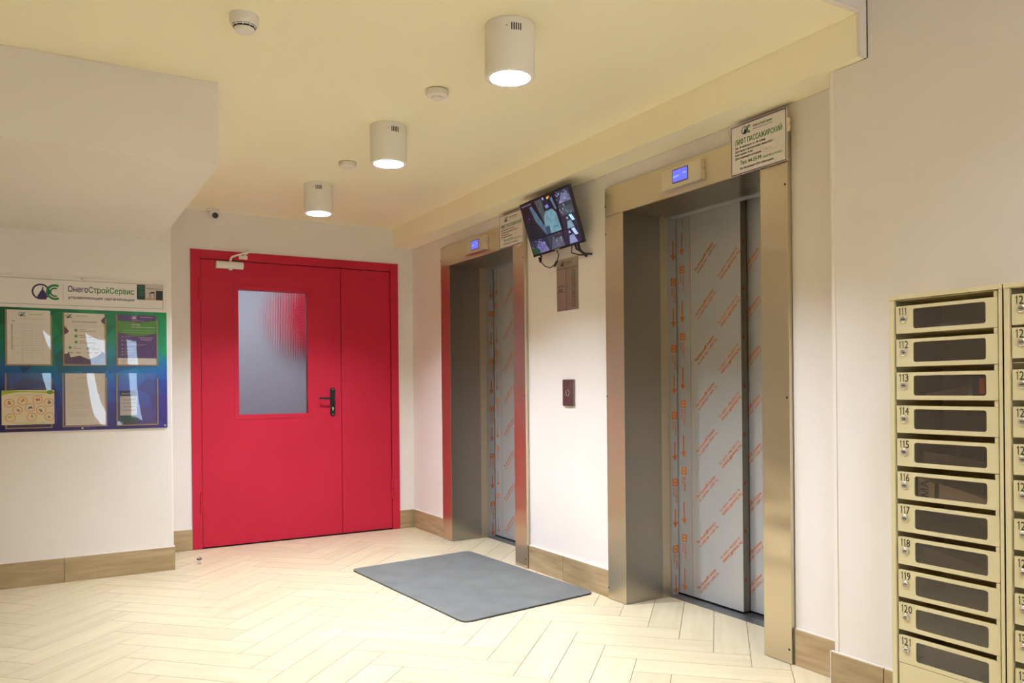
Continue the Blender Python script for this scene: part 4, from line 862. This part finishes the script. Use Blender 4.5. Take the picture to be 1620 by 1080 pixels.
# ------------------------------------------------------------------ mailboxes
XM = 2.26
zt1 = [1.388, 1.287, 1.186, 1.085, .984, .883, .784, .684, .583, .483, .383]
zt2 = [1.390, 1.300, 1.187, 1.087, .986, .888, .784, .683, .583, .482, .380]
def mailbox(name, y1, first, label, ztops, extra_gap=None):
    r = empty(name, (XM + .12, y1 - .168, .10), label=label, category='mailbox', group='cream metal mailbox banks')
    y0 = y1 - .336; xb = 2.532; zb = .10; zt = 1.4206; m = M['mail']
    mb = MB().box(xb - .002, xb, y0, y1, zb, zt, m).box(XM - .004, xb, y0, y0 + .0015, zb, zt, m).box(XM - .004, xb, y1 - .0015, y1, zb, zt, m).box(XM - .006, xb, y0, y1, zt - .012, zt, m).box(XM - .004, xb, y0, y1, zb, zb + .002, m)
    mb.box(XM - .004, XM + .010, y1 - .014, y1, zb, zt - .012, m).box(XM - .004, XM + .010, y0, y0 + .010, zb, zt - .012, m)
    mb.build('body', r, bevel=.001)
    f = RW(XM); A0 = -(y1 - .0195); A1 = -(y0 + .0145)
    mb = MB()
    for k, z in enumerate(ztops):
        # sloping chute shelf behind each slot
        zz = z + .019
        mb.add([P(f, A0, zz, -.004), P(f, A1, zz, -.004), P(f, A1, zz - .001, -.262), P(f, A0, zz - .001, -.262), P(f, A0, zz - .0012, -.004), P(f, A1, zz - .0012, -.004), P(f, A1, zz - .0022, -.262), P(f, A0, zz - .0022, -.262)], [(0, 1, 2, 3), (7, 6, 5, 4), (0, 4, 5, 1)], m)
    mb.fbox(f, A0, A1, ztops[-1] - .092, ztops[-1] - .089, -.262, -.002, m)
    mb.build('shelves', r)
    for k, z in enumerate(ztops):
        h = .0825; d = MB(); w0, w1 = A0 + .055, A0 + .055 + .215; b0, b1 = z - .070, z - .010
        # door front as a frame round a rounded window
        rr = rrect(w0, w1, b0, b1, .007, 4); out = [(A0 + .0, z - h), (A1 + .0, z - h), (A1, z), (A0, z)]
        outer = [(A1, z - h)] * 5 + [(A1, z)] * 5 + [(A0, z)] * 5 + [(A0, z - h)] * 5
        N = len(rr); vs = [P(f, *p, .0) for p in rr] + [P(f, *p, .0) for p in outer] + [P(f, *p, -.003) for p in rr]
        fs = []
        for i in range(N):
            j = (i + 1) % N
            if outer[i] == outer[j]: fs.append((i, N + i, j))
            else: fs.append((i, N + i, N + j, j))
            fs.append((i, j, 2 * N + j, 2 * N + i))
        d.add(vs, fs, m)
        d.fbox(f, A0, A1, z - .0012, z, -.012, -.0001, m).fbox(f, A0, A1, z - h, z - h + .0012, -.012, -.0001, m).fbox(f, A0, A0 + .0012, z - h, z, -.012, -.0001, m).fbox(f, A1 - .0012, A1, z - h, z, -.012, -.0001, m)
        do = d.build('door', r)
        MB().quad(f, w0 - .004, w1 + .004, b0 - .004, b1 + .004, -.0032, M['smoke']).build('window', do, label='smoked window')
        lc = P(f, A0 + .025, z - .040, 0)
        MB().lathe(lc, [(.0001, .0005), (.0105, .0005), (.0105, .003), (.0085, .0045), (.007, .004), (.0001, .004)], M['screw'], 18, axis=(-1, 0, 0)).fbox(f, A0 + .020, A0 + .030, z - .0412, z - .0388, .0042, .0047, M['dark']).build('lock', do, smooth=True)
        t3 = MB(); ax = A0 + .0085; KC = (.05, .035, .015)
        for ch in str(first + k):
            if ch == '1': t3.poly(f, [(ax + .0038, z - .0275), (ax + .0061, z - .0275), (ax + .0061, z - .004), (ax + .0044, z - .004), (ax + .0035, z - .0068), (ax + .0008, z - .0086), (ax + .0008, z - .0108), (ax + .0038, z - .0092)], .0006, M['print'], KC); ax += .0098
            else: t3.text(ch, f, ax, z - .0275, .0235, w=.0118, col=KC, bold=.35, n=.0006); ax += .0142
        t3.build('number', do)
        MB().fbox(f, A1 - .010, A1 - .0005, z + .0005, z + .0165, -.010, .0, m).build('hinge_tab', do)
    MB().fbox(f, A0, A1, zb + .004, ztops[-1] - .0845, -.004, 0, m).build('lower_panel', r, bevel=.0008)
    return r
m1 = mailbox('mailbox_bank', 1.5258, 111, 'cream metal bank of mailboxes numbered 111 to 121, left of two', zt1)
m2_ = mailbox('mailbox_bank', 1.1862, 122, 'cream metal bank of mailboxes cut by the right edge', zt2)
# post lying inside some of the boxes
f = RW(XM)
def post(label, name, pts, n0, n1, col, cat='paper', txt=None):
    c = Vector(P(f, sum(p[0] for p in pts) / len(pts), min(p[1] for p in pts), n0))
    mb = MB().prism(f, pts, n0, n1, M['print'], col)
    o = mb.build(name, off=c, label=label, category=cat)
    if txt:
        t = MB(); t.text(txt, f, pts[0][0] + .035, pts[0][1] + .008, .024, rot=math.pi / 2, col=(.06, .05, .04), bold=1, n=n1 + .0005); t.build('lettering', o)
    return o
def zk(i): return zt1[i] - .0835
post('curled grey sheet inside mailbox 111', 'paper', [(-1.45, zk(0) + .012), (-1.24, zk(0) + .020), (-1.24, zk(0) + .027), (-1.34, zk(0) + .030), (-1.45, zk(0) + .022)], -.05, -.049, (.30, .28, .26))
post('dark red flyer inside mailbox 113', 'flyer', [(-1.285, zk(2) + .004), (-1.238, zk(2) + .002), (-1.236, zk(2) + .072), (-1.290, zk(2) + .072)], -.022, -.020, (.045, .02, .02), 'paper')
post('orange marked slip inside mailbox 113', 'slip', [(-1.268, zk(2) + .018), (-1.250, zk(2) + .018), (-1.252, zk(2) + .062), (-1.266, zk(2) + .064)], -.0195, -.019, (.75, .13, .02), 'paper')
post('pale bent letter inside mailbox 113', 'letter', [(-1.452, zk(2) + .006), (-1.32, zk(2) + .012), (-1.30, zk(2) + .05), (-1.36, zk(2) + .032), (-1.452, zk(2) + .018)], -.05, -.048, (.32, .27, .20), 'paper')
post('pale paper lying inside mailbox 115', 'letter', [(-1.452, zk(4) + .006), (-1.235, zk(4) + .004), (-1.235, zk(4) + .026), (-1.33, zk(4) + .034), (-1.452, zk(4) + .046)], -.05, -.048, (.30, .26, .21), 'paper')
post('printed newspaper slip standing in the left of mailbox 116', 'newspaper', [(-1.453, zk(5) + .004), (-1.402, zk(5) + .004), (-1.398, zk(5) + .055), (-1.453, zk(5) + .070)], -.02, -.018, (.62, .52, .38), 'paper', 'МА')
post('folded newspaper lying in the right of mailbox 116', 'newspaper', [(-1.388, zk(5) + .004), (-1.235, zk(5) + .004), (-1.235, zk(5) + .020), (-1.29, zk(5) + .036), (-1.388, zk(5) + .056)], -.024, -.021, (.62, .50, .38), 'paper')
post('yellowish sheet lying inside mailbox 118', 'letter', [(-1.453, zk(7) + .004), (-1.235, zk(7) + .004), (-1.235, zk(7) + .014), (-1.32, zk(7) + .034), (-1.453, zk(7) + .058)], -.045, -.043, (.34, .28, .15), 'paper')
post('dark papers heaped inside mailbox 121', 'letter', [(-1.453, zk(10) + .004), (-1.30, zk(10) + .004), (-1.235, zk(10) + .05), (-1.33, zk(10) + .062), (-1.453, zk(10) + .066)], -.045, -.042, (.22, .18, .12), 'paper')
print('tiles', ntile)
